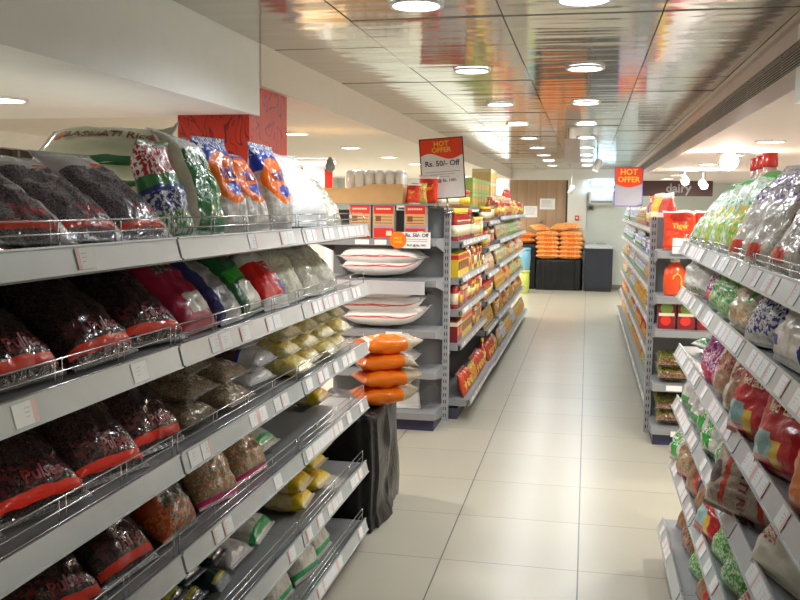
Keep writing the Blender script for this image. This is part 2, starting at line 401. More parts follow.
def notice(x, z, w, h, desc, place):
    e = empty('paper_notice', (x, 17.835, z))
    bm = bmesh.new(); bx(bm, -w/2, w/2, -.003, 0, -h/2, h/2); obj('sheet', bm, M['paper'], e)
    bm = bmesh.new()
    for k in range(7): bx(bm, -w*.38, w*.38*rnd.uniform(.5, 1), -.005, -.003, h*.32-k*h*.1, h*.32-k*h*.1+h*.03)
    obj('print', bm, mat('faded_print', (.45, .46, .47), .7), e)
    reg(e, desc, place, 'notice')
notice(-.77, 1.62, .29, .21, 'white printed notice, the higher one', 'on the far wood panelling')
notice(-1.09, 1.47, .26, .22, 'white printed notice, the lower left one', 'on the far wood panelling')
e = empty('door_knob', (-.90, 17.835, 1.29)); bm = bmesh.new(); lathe(bm, [(.012, 0), (.012, .03), (.03, .04), (.033, .06), (.02, .075)], 14); obj('knob', bm, M['wire'], e, rot=(PI/2, 0, 0))
reg(e, 'small chrome knob', 'on the far wood panelled door', 'knob')
e = empty('fire_alarm', (-.20, 17.80, 1.36)); bm = bmesh.new(); bx(bm, -.04, .04, -.04, 0, -.045, .045); obj('housing', bm, M['red'], e, bevel=.006)
bm = bmesh.new(); bx(bm, -.022, .022, -.043, -.04, -.02, .02); obj('glass', bm, M['pink'], e)
reg(e, 'small red call point', 'on the cream column right of the wood panelling', 'alarm')
e = empty('wall_socket', (.05, 17.88, 1.55)); bm = bmesh.new(); bx(bm, -.06, .06, -.04, .02, -.045, .045); obj('box', bm, M['grey_dark'], e, bevel=.006)
bm = bmesh.new(); bx(bm, -.03, .03, -.044, -.04, -.02, .02); obj('socket', bm, M['black'], e)
reg(e, 'grey switch box', 'under the air conditioner on the far wall', 'socket')

# ------------------------------------------------------------------ shelving
def strip_tag(bm, y, w, h, pinkside):
    """flat tag in the rail's own frame: y along, z up, x out"""
    bx(bm, 0, .0015, y-w/2, y+w/2, -h/2, h/2, 0)
    if pinkside: bx(bm, .0005, .002, (y-w/2) if pinkside < 0 else y+w/2-.013, (y-w/2+.013) if pinkside < 0 else y+w/2, -h/2, h/2, 1)
    q = 1 if pinkside <= 0 else -1
    for k in range(3): bx(bm, .001, .0019, y-.006*q-.008, y-.006*q+.010*(1-.3*k), .009-.008*k, .0106-.008*k, 2)
def rail_profile(bm, y0, y1, s):
    """price rail: channel leaning back, lips top and bottom"""
    bx(bm, -.004, 0, y0, y1, -.026, .026); bx(bm, -.004, .004, y0, y1, .024, .028); bx(bm, -.004, .004, y0, y1, -.028, -.024)
def shelf_unit(name, y0, y1, face, s, decks, depth, label, base_face=None, tags=(.5, 7), wire=True, back_top=1.5, topdepth=None,
               posts=(True, False), tilt=.25, wire_h=.05, kick=.08, rail_scale=1, wire_decks=None):
    """one gondola bay. s=+1 faces +X, s=-1 faces -X. local x = outwards*s"""
    e = empty(name, (face, (y0+y1)/2, 0)); h = (y1-y0)/2-.002
    X = lambda x: x*s
    def lbx(bm, a, b, c, d, z0, z1, mi=0): bx(bm, min(X(a), X(b)), max(X(a), X(b)), c, d, z0, z1, mi)
    bm = bmesh.new(); lbx(bm, -depth-.02, -depth, -h, h, .02, back_top); obj('back_panel', bm, M['grey_dark'], e)
    for k, on in enumerate(posts):
        if not on: continue
        yy = -h if k == 0 else h-.03
        bm = bmesh.new(); lbx(bm, -depth, -depth+.05, yy, yy+.03, 0, back_top)
        for q in range(int(back_top/.05)): lbx(bm, -depth+.05, -depth+.051, yy+.011, yy+.019, .03+q*.05, .055+q*.05, 1)
        obj('upright', bm, [M['post'], M['slot']], e)
    bm = bmesh.new(); lbx(bm, -depth, -.03, -h, h, 0, kick); obj('plinth', bm, M['plinth'], e)
    for i, z in enumerate(decks):
        off = 0
        if base_face is not None and i == len(decks)-1: off = (base_face-face)*s
        dp = topdepth if (i == 0 and topdepth) else depth
        bm = bmesh.new(); lbx(bm, -dp, off-.012, -h, h, z-.012, z); lbx(bm, off-.016, off-.010, -h, h, z-.045, z)
        for yy in (-h, h-.004):     # bracket cheeks
            lbx(bm, -depth, off-.03, yy, yy+.004, z-.05, z-.012)
        sh = obj('shelf', bm, M['grey'], e)
        bm = bmesh.new(); rail_profile(bm, -h+.004, h-.004, s)
        rl = obj('price_rail', bm, M['rail'], sh, (X(off-.002), 0, z-.012), (0, -tilt if s > 0 else PI+tilt, 0))
        if s < 0: rl.rotation_euler = (0, -tilt, PI)
        R = Euler(rl.rotation_euler).to_matrix(); rl.scale = (1, 1, rail_scale)
        n = rnd.randint(*tags) if isinstance(tags[0], int) else int(tags[0]*10)
        slots = sorted(rnd.sample(range(int((2*h-.1)/.07)), min(n, int((2*h-.1)/.07)-1)))
        for q in slots:
            bm = bmesh.new(); y = -h+.07+q*.07
            strip_tag(bm, y if s > 0 else -y, .068 if rnd.random() < .8 else .06, .042, rnd.choice((-1, 1, -1, 0)))
            obj('price_tag', bm, [M['paper'], M['pink'], M['tagink']], sh, Vector(rl.location)+R @ Vector((.0005, 0, 0)), rl.rotation_euler).scale = (1, 1, rail_scale)
        if wire and (wire_decks is None or i in wire_decks):
            bm = bmesh.new(); x = X(off-.022); a = -h+.012; c = h-.012
            for zz in (.012, .012+wire_h*.5, .012+wire_h): tube(bm, (x, a, z+zz), (x, c, z+zz), .0019)
            for yy in (a, c): tube(bm, (x, yy, z-.003), (x, yy, z+.012+wire_h), .0019)
            for k in range(1, 4):
                yy = a+(c-a)*k/4
                for d in (-.012, .012): tube(bm, (x, yy+d, z-.003), (x, yy+d, z+.012+wire_h), .0015)
            obj('wire_guard', bm, M['wire'], sh)
    e['label'] = label; e['category'] = 'shelving unit'; e['group'] = 'shelving bays'
    return e
LD = [1.468, 1.205, .935, .68, .38, .105]
LY = [.06, 1.05, 2.03, 3.0, 3.97]
LN = ['grey left shelving bay closest to the viewer, left of the frame edge', 'grey left shelving bay holding the dark lentil bags with red bands',
      'grey left shelving bay holding the crimson and green packs, second from the far end', 'grey left shelving bay ending beside the black plastic drape']
for k in range(4):
    shelf_unit('shelving_bay', LY[k], LY[k+1], -.96, 1, LD, .45, LN[k], tags=[(1, 2), (1, 3), (3, 7), (6, 10)][k], back_top=1.47, topdepth=.92,
               posts=(True, k == 3))
RD = [1.41, 1.215, .96, .73, .46, .17]
RY = [.75, 1.6, 2.45, 3.3, 4.12]
RN = ['grey right shelving bay nearest the viewer, cut by the frame edge', 'grey right shelving bay with large red packs on its third shelf',
      'grey right shelving bay with the basmati bag on its fourth shelf', 'grey right shelving bay whose far end meets the orange bottle end shelf']
for k in range(4):
    shelf_unit('shelving_bay', RY[k], RY[k+1], .40, -1, RD, .42, RN[k], base_face=.36, tags=(4, 8), tilt=.45, wire_decks=(0,), back_top=1.38, wire_h=.03, posts=(True, k == 3), topdepth=.8)

# ------------------------------------------------------------------ bags
def bag_th(u, v, T, e=.05, low=0.0):
    s = 2*u-1
    if v <= e or v >= 1-e: return .0012*(1-abs(s)**6)
    vv = (v-e)/(1-2*e); vv = vv**(1-low)
    return max(.0012, T/2*(math.sin(PI*vv)**.42))*max(0, 1-abs(s)**3)**.55
KM = {}
def flop_off(u, v, L, seed):
    q = (v-.72)/.28; fl = noise.noise((seed*9.7, .3, .8))*1.5*(1+.5*noise.noise((u*2.5, seed*2.7, 1)))
    return L*.05*q*q*noise.noise((seed*5.1, 2, 3)), fl*L*.22*q*q, -abs(fl)*L*.10*q*q
def bag_body(kind, W, L, T, seed, m, neck=0, low=.12, wr=.006, e=.05):
    nu, nv = 18, 28
    bm = bmesh.new(); uvl = bm.loops.layers.uv.new('UVMap'); G_ = {}
    for sd in (-1, 1):
        for j in range(nv+1):
            for i in range(nu+1):
                u, v = i/nu, j/nv; s = 2*u-1
                th = bag_th(u, v, T, e, low)
                prof = math.sin(PI*min(1, max(0, (v-e)/(1-2*e))))
                wx = W/2*(1-.09*prof**.6)
                if neck and v > neck:
                    q = (v-neck)/(1-neck); k = 1-.75*math.sin(PI*min(1, q*1.15))**.8*(1 if q < .87 else .9); wx *= max(.22, k)
                    th *= max(.45, 1-.5*q)
                n1 = noise.noise((u*4+seed*7.3, v*6, sd*3.1)); n2 = noise.noise((u*11+seed, v*13, sd*5.7))
                n3 = 1-abs(noise.noise((u*5.5+seed*2.1+v*2, v*8-u*2, sd*2.3)))*2
                d = (n1*wr*1.3+n2*wr*.5+max(0, n3-.35)*wr*1.2)*(1-abs(s)**4)*prof**.5
                x = s*wx*(1+.03*noise.noise((v*6, seed*3.3, s))); z = v*L+.012*L*noise.noise((u*3, seed*1.9, v))*prof
                y = sd*max(.0006 if 0 < i < nu else 0, th+d)
                if i in (0, nu): y = .012*noise.noise((v*5, seed*4.1, s))*prof
                if v > .72:          # the slack top folds over a little
                    fx, fy, fz = flop_off(u, v, L, seed); x += fx; y += fy; z += fz
                k = (sd if 0 < i < nu else 0, i, j)
                if k not in G_: G_[k] = bm.verts.new((x, y, z))
    for sd in (-1, 1):
        for j in range(nv):
            for i in range(nu):
                q = [(i, j), (i+1, j), (i+1, j+1), (i, j+1)]
                if sd > 0: q = q[::-1]
                f = bm.faces.new([G_[(sd if 0 < a < nu else 0, a, c)] for a, c in q]); f.smooth = True
                for lp, (a, c) in zip(f.loops, q): lp[uvl].uv = (a/nu, c/nv)
    # close the two ends
    for j in (0, nv):
        for i in range(nu):
            vs = [G_[(-1 if 0 < i < nu else 0, i, j)], G_[(-1 if 0 < i+1 < nu else 0, i+1, j)], G_[(1 if 0 < i+1 < nu else 0, i+1, j)], G_[(1 if 0 < i < nu else 0, i, j)]]
            vs = list(dict.fromkeys(vs))
            if len(vs) > 2:
                try: bm.faces.new(vs).smooth = True
                except ValueError: pass
    return mesh(kind+'_body', bm, m)
def bag_seal(kind, W, L, top, m, e=.05, neck=0, seed=0):
    bm = bmesh.new(); n = 18; z0, z1 = ((1-e)*L, L) if top else (0, e*L); wx = W/2*.985*(.8 if neck and top else 1)
    rows = []
    for k in range(4):
        z = z0+(z1-z0)*k/3; rows.append([])
        for i in range(n+1):
            y = .0022+(.0007 if i % 2 else 0); f = Vector(flop_off(i/n, z/L, L, seed)) if top else Vector((0, 0, 0))
            rows[-1].append((bm.verts.new(Vector((-wx+2*wx*i/n, -y, z))+f), bm.verts.new(Vector((-wx+2*wx*i/n, y, z))+f)))
    for a, c in zip(rows, rows[1:]):
        for i in range(n):
            bm.faces.new((a[i][0], a[i+1][0], c[i+1][0], c[i][0])); bm.faces.new((a[i+1][1], a[i][1], c[i][1], c[i+1][1]))
        for i in (0, n): bm.faces.new((a[i][0], c[i][0], c[i][1], a[i][1]))
    for a in (rows[0], rows[-1]):
        for i in range(n): bm.faces.new((a[i][0], a[i][1], a[i+1][1], a[i+1][0]))
    return mesh(kind+'_seal', bm, m)
# kind: W, L, T, film material, options
B = {}
def kind(k, name, W, L, T, m, seal=None, neck=0, text=None, low=.28, wr=.009, variants=4, cat='bag'):
    B[k] = dict(name=name, W=W, L=L, T=T, m=m, seal=seal or M['seal'], neck=neck, text=text or [], low=low, wr=wr, n=variants, cat=cat)
def bag(k, x, y, zrest, rz, lean, desc, place, roll=0, group=None, key=None, how='from near end', fixz=None, scale=1):
    d = B[k]
    if k not in KM:
        sd0 = len(KM); KM[k] = ([bag_body(d['name'], d['W'], d['L'], d['T'], i*3.7+sd0, d['m'], d['neck'], d['low'], d['wr']) for i in range(d['n'])],
                 [bag_seal(d['name'], d['W'], d['L'], True, d['seal'], neck=d['neck'], seed=i*3.7+sd0) for i in range(d['n'])], bag_seal(d['name'], d['W'], d['L'], False, d['seal']), [])
        for body_ in KM[k][0]:
            row = []; bvh = BVHTree.FromPolygons([v.co for v in body_.vertices], [tuple(p.vertices) for p in body_.polygons]) if d['text'] else None
            for (body, size, tm, uc, vc, ang) in d['text']:
                vs, fs = text_mesh(body, size); me = bpy.data.meshes.new('lettering'); P = []
                for p in vs:
                    q = Matrix.Rotation(ang, 2) @ Vector((p.x, p.y)); xx = (uc-.5)*d['W']+q.x; zz = vc*d['L']+q.y
                    hit = bvh.ray_cast(Vector((xx, -1, zz)), Vector((0, 1, 0)))[0]
                    P.append((xx, (hit.y if hit else 0)-.0028, zz))
                me.from_pydata(P, [], fs); me.materials.append(tm); row.append(me)
            KM[k][3].append(row)
    bodies, st, sb, tx = KM[k]
    bi = rnd.randrange(len(bodies)); body = bodies[bi]
    rot = Euler((-lean, roll, rz)); R = rot.to_matrix()
    zmin = min((R @ v.co).z for v in body.vertices)*scale
    z = fixz if fixz is not None else zrest-zmin+.0015
    e = empty(d['name'], (x, y, z), rot); e.scale = (scale,)*3
    link('pouch', body, e); link('seal', st[bi], e); link('seal', sb, e)
    for t in tx[bi]: link('lettering', t, e)
    reg(e, desc, place, d['cat'], group, y if key is None else key, how)
    return e
RAD = math.radians
BX, EL, SK = 'box', 'ell', 'speck'
lent1, lent2 = (.008, .005, .005), (.045, .026, .022)
kind('pulse', 'lentil_bag', .26, .325, .105, film('dark_lentils_red_band', lent1, lent2, 90, prints=[(BX, .02, .98, .065, .125, (.72, .03, .012)), (SK, .1, .9, .14, .30, (.10, .02, .02))], wrinkle=.6, rough=.14, coat=.5),
     text=[('Pulses', .04, M['pulse_red'], .56, .20, 0)])
kind('pulseclear', 'lentil_bag', .24, .33, .09, film('purple_grey_lentils', (.03, .026, .036), (.21, .19, .225), 95, prints=[(BX, 0, .9, .07, .12, (.62, .05, .02)), (SK, .4, .9, .16, .26, (.45, .03, .04)), (BX, 0, 1, .72, 1, (.45, .44, .46)), (BX, .82, 1, 0, 1, (.50, .49, .50)), (EL, .6, .8, .72, .80, (.80, .10, .02))], wrinkle=.7, rough=.16), wr=.009)
RICE = film('pale_green_rice_sack', (.52, .53, .36), (.66, .66, .50), 20, 'plain', prints=[(BX, .955, 1, .12, .9, (.015, .11, .03)), (EL, .3, .7, .80, .9, (.5, .08, .05)), (EL, .3, .6, .10, .19, (.5, .12, .05))], wrinkle=.3, rough=.35)
kind('ricelong', 'rice_sack', .20, .43, .085, RICE, text=[('BASMATI Rice', .046, M['brown'], .5, .5, PI/2)], wr=.005)
kind('redlogo', 'rice_bag', .15, .28, .08, film('red_logo_green_bag', (.05, .22, .07), (.10, .30, .10), 15, 'plain', prints=[(BX, 0, 1, .62, .95, (.5, .03, .03)), (SK, 0, 1, .62, .95, (.8, .8, .8)), (BX, 0, 1, .25, .5, (.05, .07, .3)), (SK, 0, 1, .05, .45, (.75, .76, .75))]))
kind('greensilver', 'rice_bag', .22, .33, .09, film('green_and_clear_rice', (.015, .13, .03), (.04, .24, .07), 22, 'plain', prints=[(BX, 0, 1, .72, 1, (.62, .64, .64)), (SK, 0, 1, .6, .9, (.85, .87, .88)), (BX, .6, 1, .9, 1, (.04, .08, .4)), (BX, 0, .12, 0, 1, (.6, .58, .48))], wrinkle=.7, rough=.15), wr=.009)
kind('blueorange', 'snack_bag', .19, .31, .085, film('blue_orange_pouch', (.45, .42, .38), (.66, .63, .58), 30, 'grain', prints=[(BX, 0, 1, .66, 1, (.03, .06, .42)), (EL, .02, .98, .28, .82, (.88, .17, .01)), (SK, 0, 1, .84, 1, (.85, .87, .9)), (EL, .35, .85, .36, .5, (.03, .06, .42))], wrinkle=.55), text=[('mil', .06, M['blue'], .5, .60, 0)])
kind('whitebag', 'white_bag', .32, .34, .17, film('glossy_white_pouch', (.86, .87, .86), (.93, .93, .91), 9, 'plain', rough=.15, wrinkle=.5), wr=.012)
kind('crimson', 'tea_pack', .22, .315, .09, film('crimson_white_pack', (.33, .012, .045), (.45, .02, .07), 8, 'plain', prints=[(BX, .35, .9, .14, .34, (.62, .56, .46)), (EL, .3, .7, .6, .78, (.10, .05, .06)), (SK, .3, .7, .6, .78, (.45, .42, .38))], wrinkle=.3))
kind('silver', 'spice_bag', .17, .305, .09, film('silver_dark_pack', (.10, .09, .10), (.58, .56, .54), 18, 'plain', prints=[(BX, 0, .2, 0, 1, (.06, .06, .2))], wrinkle=.9, rough=.12), wr=.01)
kind('greenpack', 'green_pack', .19, .29, .085, film('green_printed_pack', (.012, .085, .025), (.02, .14, .04), 10, 'plain', prints=[(BX, .1, .9, .4, .55, (.05, .42, .04)), (BX, .3, 1, .05, .38, (.62, .60, .50)), (EL, .45, .8, .68, .8, (.5, .06, .06))], wrinkle=.45))
kind('redclear', 'snack_bag', .21, .30, .09, film('red_white_clear', (.60, .58, .55), (.75, .73, .70), 15, 'plain', prints=[(BX, 0, .75, .12, .58, (.72, .02, .015)), (SK, .55, 1, .25, .55, (.75, .76, .85)), (BX, .72, 1, .12, .3, (.06, .06, .35))], wrinkle=.6), neck=.74)
kind('clearwhite', 'rice_bag', .21, .285, .09, film('clear_pale_grain', (.46, .43, .33), (.68, .66, .56), 70, prints=[(SK, .1, .9, .3, .6, (.72, .70, .45))], wrinkle=.75, rough=.14), neck=.8, wr=.009)
kind('orangeclear', 'snack_bag', .20, .30, .07, film('orange_clear_snack', (.55, .42, .28), (.75, .62, .45), 30, 'grain', prints=[(SK, 0, 1, .45, 1, (.80, .14, .03))], wrinkle=.8, rough=.14))
kind('browngrain', 'pulse_packet', .21, .30, .075, film('brown_grain_clear', (.13, .085, .05), (.36, .28, .19), 80, prints=[(BX, 0, 1, .80, 1, (.40, .38, .34)), (SK, .3, .8, .1, .22, (.58, .56, .52))], wrinkle=.9, rough=.13), wr=.009)
kind('darksilver', 'coffee_pack', .20, .30, .08, film('dark_brown_silver_pack', (.06, .035, .03), (.12, .08, .07), 25, 'plain', prints=[(BX, 0, 1, 0, .28, (.55, .54, .54)), (BX, 0, 1, .28, .32, (.05, .05, .3))], wrinkle=.8, rough=.12))
kind('pasta', 'pasta_packet', .17, .30, .075, film('pale_yellow_pasta', (.76, .66, .36), (.88, .82, .62), 24, 'noodle', prints=[(SK, 0, 1, .1, .42, (.86, .68, .08)), (BX, 0, 1, .84, 1, (.72, .70, .62))], wrinkle=.7, rough=.16), wr=.008)
kind('yellowpack', 'pasta_packet', .19, .30, .08, film('yellow_clear_pack', (.74, .56, .24), (.86, .72, .42), 28, 'grain', prints=[(BX, 0, 1, .06, .2, (.75, .55, .02)), (SK, .2, .8, .1, .4, (.68, .25, .03))], wrinkle=.6))
kind('noodlemix', 'noodle_bag', .22, .275, .10, film('black_orange_noodles', (.09, .10, .09), (.36, .33, .26), 45, 'noodle', prints=[(BX, 0, .18, 0, 1, (.45, .07, .02)), (SK, 0, 1, .05, .3, (.65, .18, .03)), (BX, 0, 1, .8, 1, (.20, .08, .03))], wrinkle=.6))
kind('mixture', 'snack_mix_bag', .21, .255, .10, film('beige_green_fryums', (.24, .26, .17), (.60, .50, .36), 55, 'noodle', prints=[(SK, 0, 1, .1, .9, (.58, .24, .10)), (BX, 0, 1, 0, .09, (.75, .03, .20))], wrinkle=.7), neck=.78)
kind('whitegreen', 'rice_bag', .23, .285, .10, film('white_rice_green_foot', (.58, .57, .50), (.74, .73, .67), 70, prints=[(BX, 0, 1, .05, .13, (.04, .42, .14)), (SK, .2, .8, .2, .4, (.66, .66, .62))], wrinkle=.7, rough=.15), wr=.008)
kind('redwhite', 'milk_pack', .18, .26, .08, film('red_white_pack', (.74, .72, .70), (.82, .80, .78), 12, 'plain', prints=[(BX, 0, 1, .68, .95, (.75, .06, .02)), (EL, .2, .6, .3, .6, (.6, .35, .33)), (BX, .62, .8, .32, .44, (.03, .05, .2))], wrinkle=.4))
kind('darkbrick', 'tea_brick', .13, .24, .075, film('dark_blue_green_brick', (.012, .02, .045), (.02, .05, .04), 10, 'plain', prints=[(BX, .1, .9, .1, .16, (.40, .36, .04)), (SK, .1, .9, .5, .8, (.28, .05, .04))], wrinkle=.3), low=.0)
kind('endrice', 'rice_sack', .40, .60, .15, film('white_sack_red_print', (.80, .77, .74), (.88, .86, .83), 14, 'plain', prints=[(BX, .99, 1, .05, .95, (.60, .10, .09))], wrinkle=.25, rough=.35), wr=.006)
kind('redsack', 'rice_sack', .36, .44, .10, film('white_sack_red_square', (.66, .65, .63), (.76, .75, .72), 14, 'plain', prints=[(BX, .2, .8, .55, .85, (.68, .08, .06)), (BX, .28, .72, .6, .8, (.72, .70, .68))], wrinkle=.25, rough=.35))
kind('orangebag', 'flour_bag', .23, .32, .085, film('orange_printed_flour', (.50, .40, .27), (.64, .54, .40), 50, 'grain', prints=[(BX, 0, 1, 0, .72, (.92, .20, .008)), (SK, .1, .5, .1, .68, (.90, .30, .04)), (BX, 0, .1, .2, .9, (.75, .08, .02))], wrinkle=.35, rough=.2))
kind('stacksack', 'grain_sack', .45, .46, .125, film('far_orange_sack', (.82, .30, .05), (.84, .55, .20), 9, 'plain', prints=[(SK, 0, 1, .0, .35, (.86, .16, .02)), (SK, 0, 1, .7, 1, (.55, .58, .15))], wrinkle=.3, rough=.3))
kind('redpouch', 'chips_pack', .22, .30, .07, film('red_chip_packet', (.72, .04, .012), (.80, .07, .02), 8, 'plain', prints=[(BX, 0, 1, .87, 1, (.82, .70, .68)), (EL, .2, .8, .62, .86, (.45, .03, .02)), (EL, .1, .9, .05, .3, (.80, .09, .02))], wrinkle=.4), text=[('Tiger', .05, M['gold'], .5, .52, 0)])
# right racks
kind('greenwhite', 'washing_powder_bag', .215, .32, .085, film('green_yellow_white_bag', (.66, .68, .66), (.78, .80, .78), 10, 'plain', prints=[(BX, 0, 1, .84, 1, (.05, .42, .05)), (SK, 0, 1, .55, .84, (.30, .55, .20)), (SK, 0, 1, .08, .55, (.04, .45, .10)), (BX, .5, 1, .05, .5, (.66, .50, .12)), (SK, .4, 1, .05, .45, (.12, .50, .08))], wrinkle=.5))
kind('purpleclear', 'pulse_packet', .225, .34, .085, film('purple_clear_red_packet', (.50, .46, .40), (.70, .66, .58), 80, prints=[(SK, 0, 1, .5, .95, (.20, .12, .36)), (BX, .86, 1, .1, .9, (.65, .04, .03)), (BX, .1, .5, .06, .15, (.70, .06, .03))], wrinkle=.8, rough=.13), wr=.009)
kind('whitebundle', 'white_bag', .34, .20, .12, film('glossy_white_bundle', (.74, .73, .66), (.85, .84, .78), 9, 'plain', prints=[(SK, 0, 1, 0, .12, (.15, .40, .12))], rough=.15, wrinkle=.6), wr=.014)
kind('pinkpurple', 'snack_packet', .11, .205, .06, film('pink_purple_packet', (.45, .03, .14), (.55, .06, .25), 10, 'plain', prints=[(SK, 0, 1, .45, .85, (.34, .20, .50)), (BX, 0, 1, .05, .2, (.72, .04, .14)), (SK, 0, .8, .2, .55, (.70, .62, .72))], wrinkle=.5))
kind('greenleaf', 'green_pack', .21, .205, .085, film('bright_green_pack', (.06, .32, .04), (.14, .46, .08), 16, 'plain', prints=[(SK, 0, 1, .05, .5, (.52, .66, .46)), (BX, 0, 1, .7, .9, (.04, .30, .03))], wrinkle=.6))
kind('cleargreen', 'spice_bag', .26, .205, .09, film('clear_beige_green_bag', (.46, .40, .28), (.68, .62, .46), 60, prints=[(BX, .0, .14, .3, .9, (.08, .42, .08)), (BX, .7, .84, .4, .9, (.10, .42, .08)), (SK, 0, 1, .1, .3, (.60, .32, .10))], wrinkle=.8, rough=.13), wr=.008)
kind('blueclear', 'salt_bag', .24, .205, .09, film('blue_clear_bag', (.50, .50, .50), (.70, .70, .68), 40, 'grain', prints=[(BX, 0, 1, .65, .95, (.03, .05, .35)), (SK, 0, 1, .1, .7, (.03, .04, .25))], wrinkle=.8, rough=.13))
kind('purplewhite', 'flour_bag', .27, .205, .10, film('white_bag_blue_edge', (.68, .66, .60), (.78, .76, .70), 30, 'grain', prints=[(BX, .8, 1, 0, 1, (.03, .05, .40)), (EL, .15, .6, .55, .8, (.26, .03, .10)), (BX, .1, .3, .15, .25, (.05, .07, .3))], wrinkle=.6, rough=.15))
kind('clearbrown', 'date_packet', .19, .245, .08, film('clear_brown_red_packet', (.26, .06, .04), (.56, .44, .28), 20, 'plain', prints=[(BX, 0, .3, 0, 1, (.62, .56, .46)), (SK, .3, 1, .4, .9, (.45, .04, .05))], wrinkle=.8, rough=.13), neck=.84)
kind('bigred', 'red_pack', .30, .245, .10, film('big_red_pack', (.48, .012, .02), (.58, .02, .03), 7, 'plain', prints=[(BX, .08, .45, .12, .36, (.30, .50, .50)), (BX, .45, .6, .06, .3, (.76, .48, .05)), (EL, .3, .8, .68, .84, (.40, .01, .02))], wrinkle=.4), text=[('Red Label', .036, M['cream'], .5, .6, 0)])
kind('orangepack', 'orange_pack', .24, .245, .09, film('orange_red_pack', (.72, .16, .03), (.80, .26, .06), 8, 'plain', prints=[(BX, 0, 1, .6, .9, (.55, .30, .12))], wrinkle=.5))
kind('greenwrap', 'rice_bag', .25, .215, .11, film('white_bag_green_band', (.66, .67, .60), (.78, .79, .73), 12, 'plain', prints=[(BX, .25, .55, 0, 1, (.03, .42, .05)), (SK, 0, 1, .3, .9, (.74, .76, .70))], wrinkle=.7, rough=.15), wr=.01)
kind('basmati', 'basmati_rice_bag', .37, .225, .12, film('jute_basmati_bag', (.34, .26, .20), (.46, .37, .29), 120, prints=[(BX, .26, .33, 0, 1, (.52, .05, .02)), (BX, .70, .76, 0, 1, (.52, .05, .02)), (EL, .02, .22, .3, .6, (.08, .05, .05)), (BX, 0, 1, .88, 1, (.56, .14, .03))], wrinkle=.5, rough=.2),
     text=[('BASMATI RICE', .042, M['maroon'], .52, .48, -PI/2)])
kind('brownred', 'spice_pack', .20, .24, .07, film('brown_red_pack', (.30, .13, .06), (.45, .26, .14), 18, 'plain', prints=[(BX, .6, .8, 0, 1, (.62, .05, .03)), (BX, .82, 1, 0, 1, (.14, .12, .25))], wrinkle=.6))
kind('creamgreen', 'rice_bag', .30, .22, .11, film('cream_sack_green_corner', (.56, .53, .42), (.68, .65, .55), 14, 'plain', prints=[(BX, .5, .85, .45, .95, (.05, .40, .06)), (SK, .1, .45, .3, .7, (.40, .08, .06))], wrinkle=.35, rough=.3))
kind('whitepack', 'white_packet', .15, .205, .06, film('white_green_packet', (.70, .70, .64), (.80, .80, .75), 12, 'plain', prints=[(BX, 0, 1, .06, .2, (.10, .40, .12))], wrinkle=.6, rough=.15))

# ---- left racks: leaning bags.  rz=+90deg faces the aisle
def L_row(shelf, place, items, x=-1.035, lean=None):
    for (k, y, ln, desc) in items:
        bag(k, x+rnd.uniform(-.012, .005), y, shelf, PI/2-.10+rnd.uniform(-.14, .14), RAD(ln+rnd.uniform(-4, 4)), desc, place, roll=rnd.uniform(-.06, .06))
T1, T2, T3, T4, T5, T6 = ['on the top left shelf', 'on the second left shelf', 'on the third left shelf', 'on the fourth left shelf', 'on the fifth left shelf', 'on the bottom left shelf']
L_row(1.468, T1, [('pulseclear', 1.32, 62, 'clear bag of purple grey lentils'), ('pulseclear', 1.57, 62, 'clear bag of purple grey lentils'),
                 ('pulseclear', 1.81, 56, 'clear bag of purple grey lentils'), ('pulseclear', 2.02, 48, 'clear bag of purple grey lentils'),
                 ('redlogo', 2.20, 22, 'slim green bag with a red logo'), ('greensilver', 2.37, 20, 'dark green bag with shiny clear top'),
                 ('blueorange', 2.57, 20, 'blue and orange bag with blue lettering'), ('blueorange', 2.78, 24, 'blue and orange bag with blue lettering'),
                 ('blueorange', 2.98, 18, 'blue and orange bag with blue lettering'), ('whitebag', 3.30, 38, 'large glossy white bag'), ('clearwhite', 3.66, 40, 'clear bag of pale grain')])
for k in range(4):
    bag('ricelong', -1.72+.025*k, 2.46-.02*(k % 2)+.03*k, 1.452+.072*k, -PI/2+.05*(k-1.5)+.06, PI/2, 'pale green rice sack lying flat, '+['lowest', 'second lowest', 'second highest', 'topmost'][k], 'of the top left shelf stack', group='stacked rice sacks', roll=.55)
bag('redlogo', -1.46, 2.86, 1.468, PI/2-.4, RAD(16), 'green bag with red logo', 'standing behind the blue and orange bags')
L_row(1.205, T2, [('pulse', 1.26, 50, 'dark lentil bag with red band'), ('pulse', 1.53, 50, 'dark lentil bag with red band'), ('pulse', 1.81, 50, 'dark lentil bag with red band'), ('pulse', 2.07, 48, 'dark lentil bag with red band'),
                  ('crimson', 2.34, 48, 'crimson and white pack leaning back'), ('silver', 2.545, 46, 'shiny silver and dark pack'), ('greenpack', 2.74, 42, 'dark green printed pack'),
                  ('redclear', 2.95, 38, 'clear bag with red print and tied neck'), ('clearwhite', 3.17, 40, 'clear bag of pale grain'), ('clearwhite', 3.39, 42, 'clear bag of pale grain'), ('clearwhite', 3.61, 42, 'clear bag of pale grain')])
bag('orangeclear', -1.28, 3.83, 1.205, PI/2+.3, RAD(62), 'clear snack bag with orange print', 'at the far end of the second left shelf')
L_row(.935, T3, [('pulse', 1.30, 50, 'dark lentil bag with red band'), ('pulse', 1.57, 50, 'dark lentil bag with red band'), ('pulse', 1.83, 50, 'dark lentil bag with red band'), ('pulse', 2.08, 46, 'dark lentil bag with red band')])
def L_stack(k, y, z, n, desc, place, dz=.066, x=-1.03, lean=84, jit=.02):
    for i in range(n):
        bag(k, x+rnd.uniform(-jit, jit)-.01*i, y+rnd.uniform(-jit, jit), z+dz*i, PI/2+rnd.uniform(-.12, .12), RAD(lean), desc, place, key=i, how='from bottom')
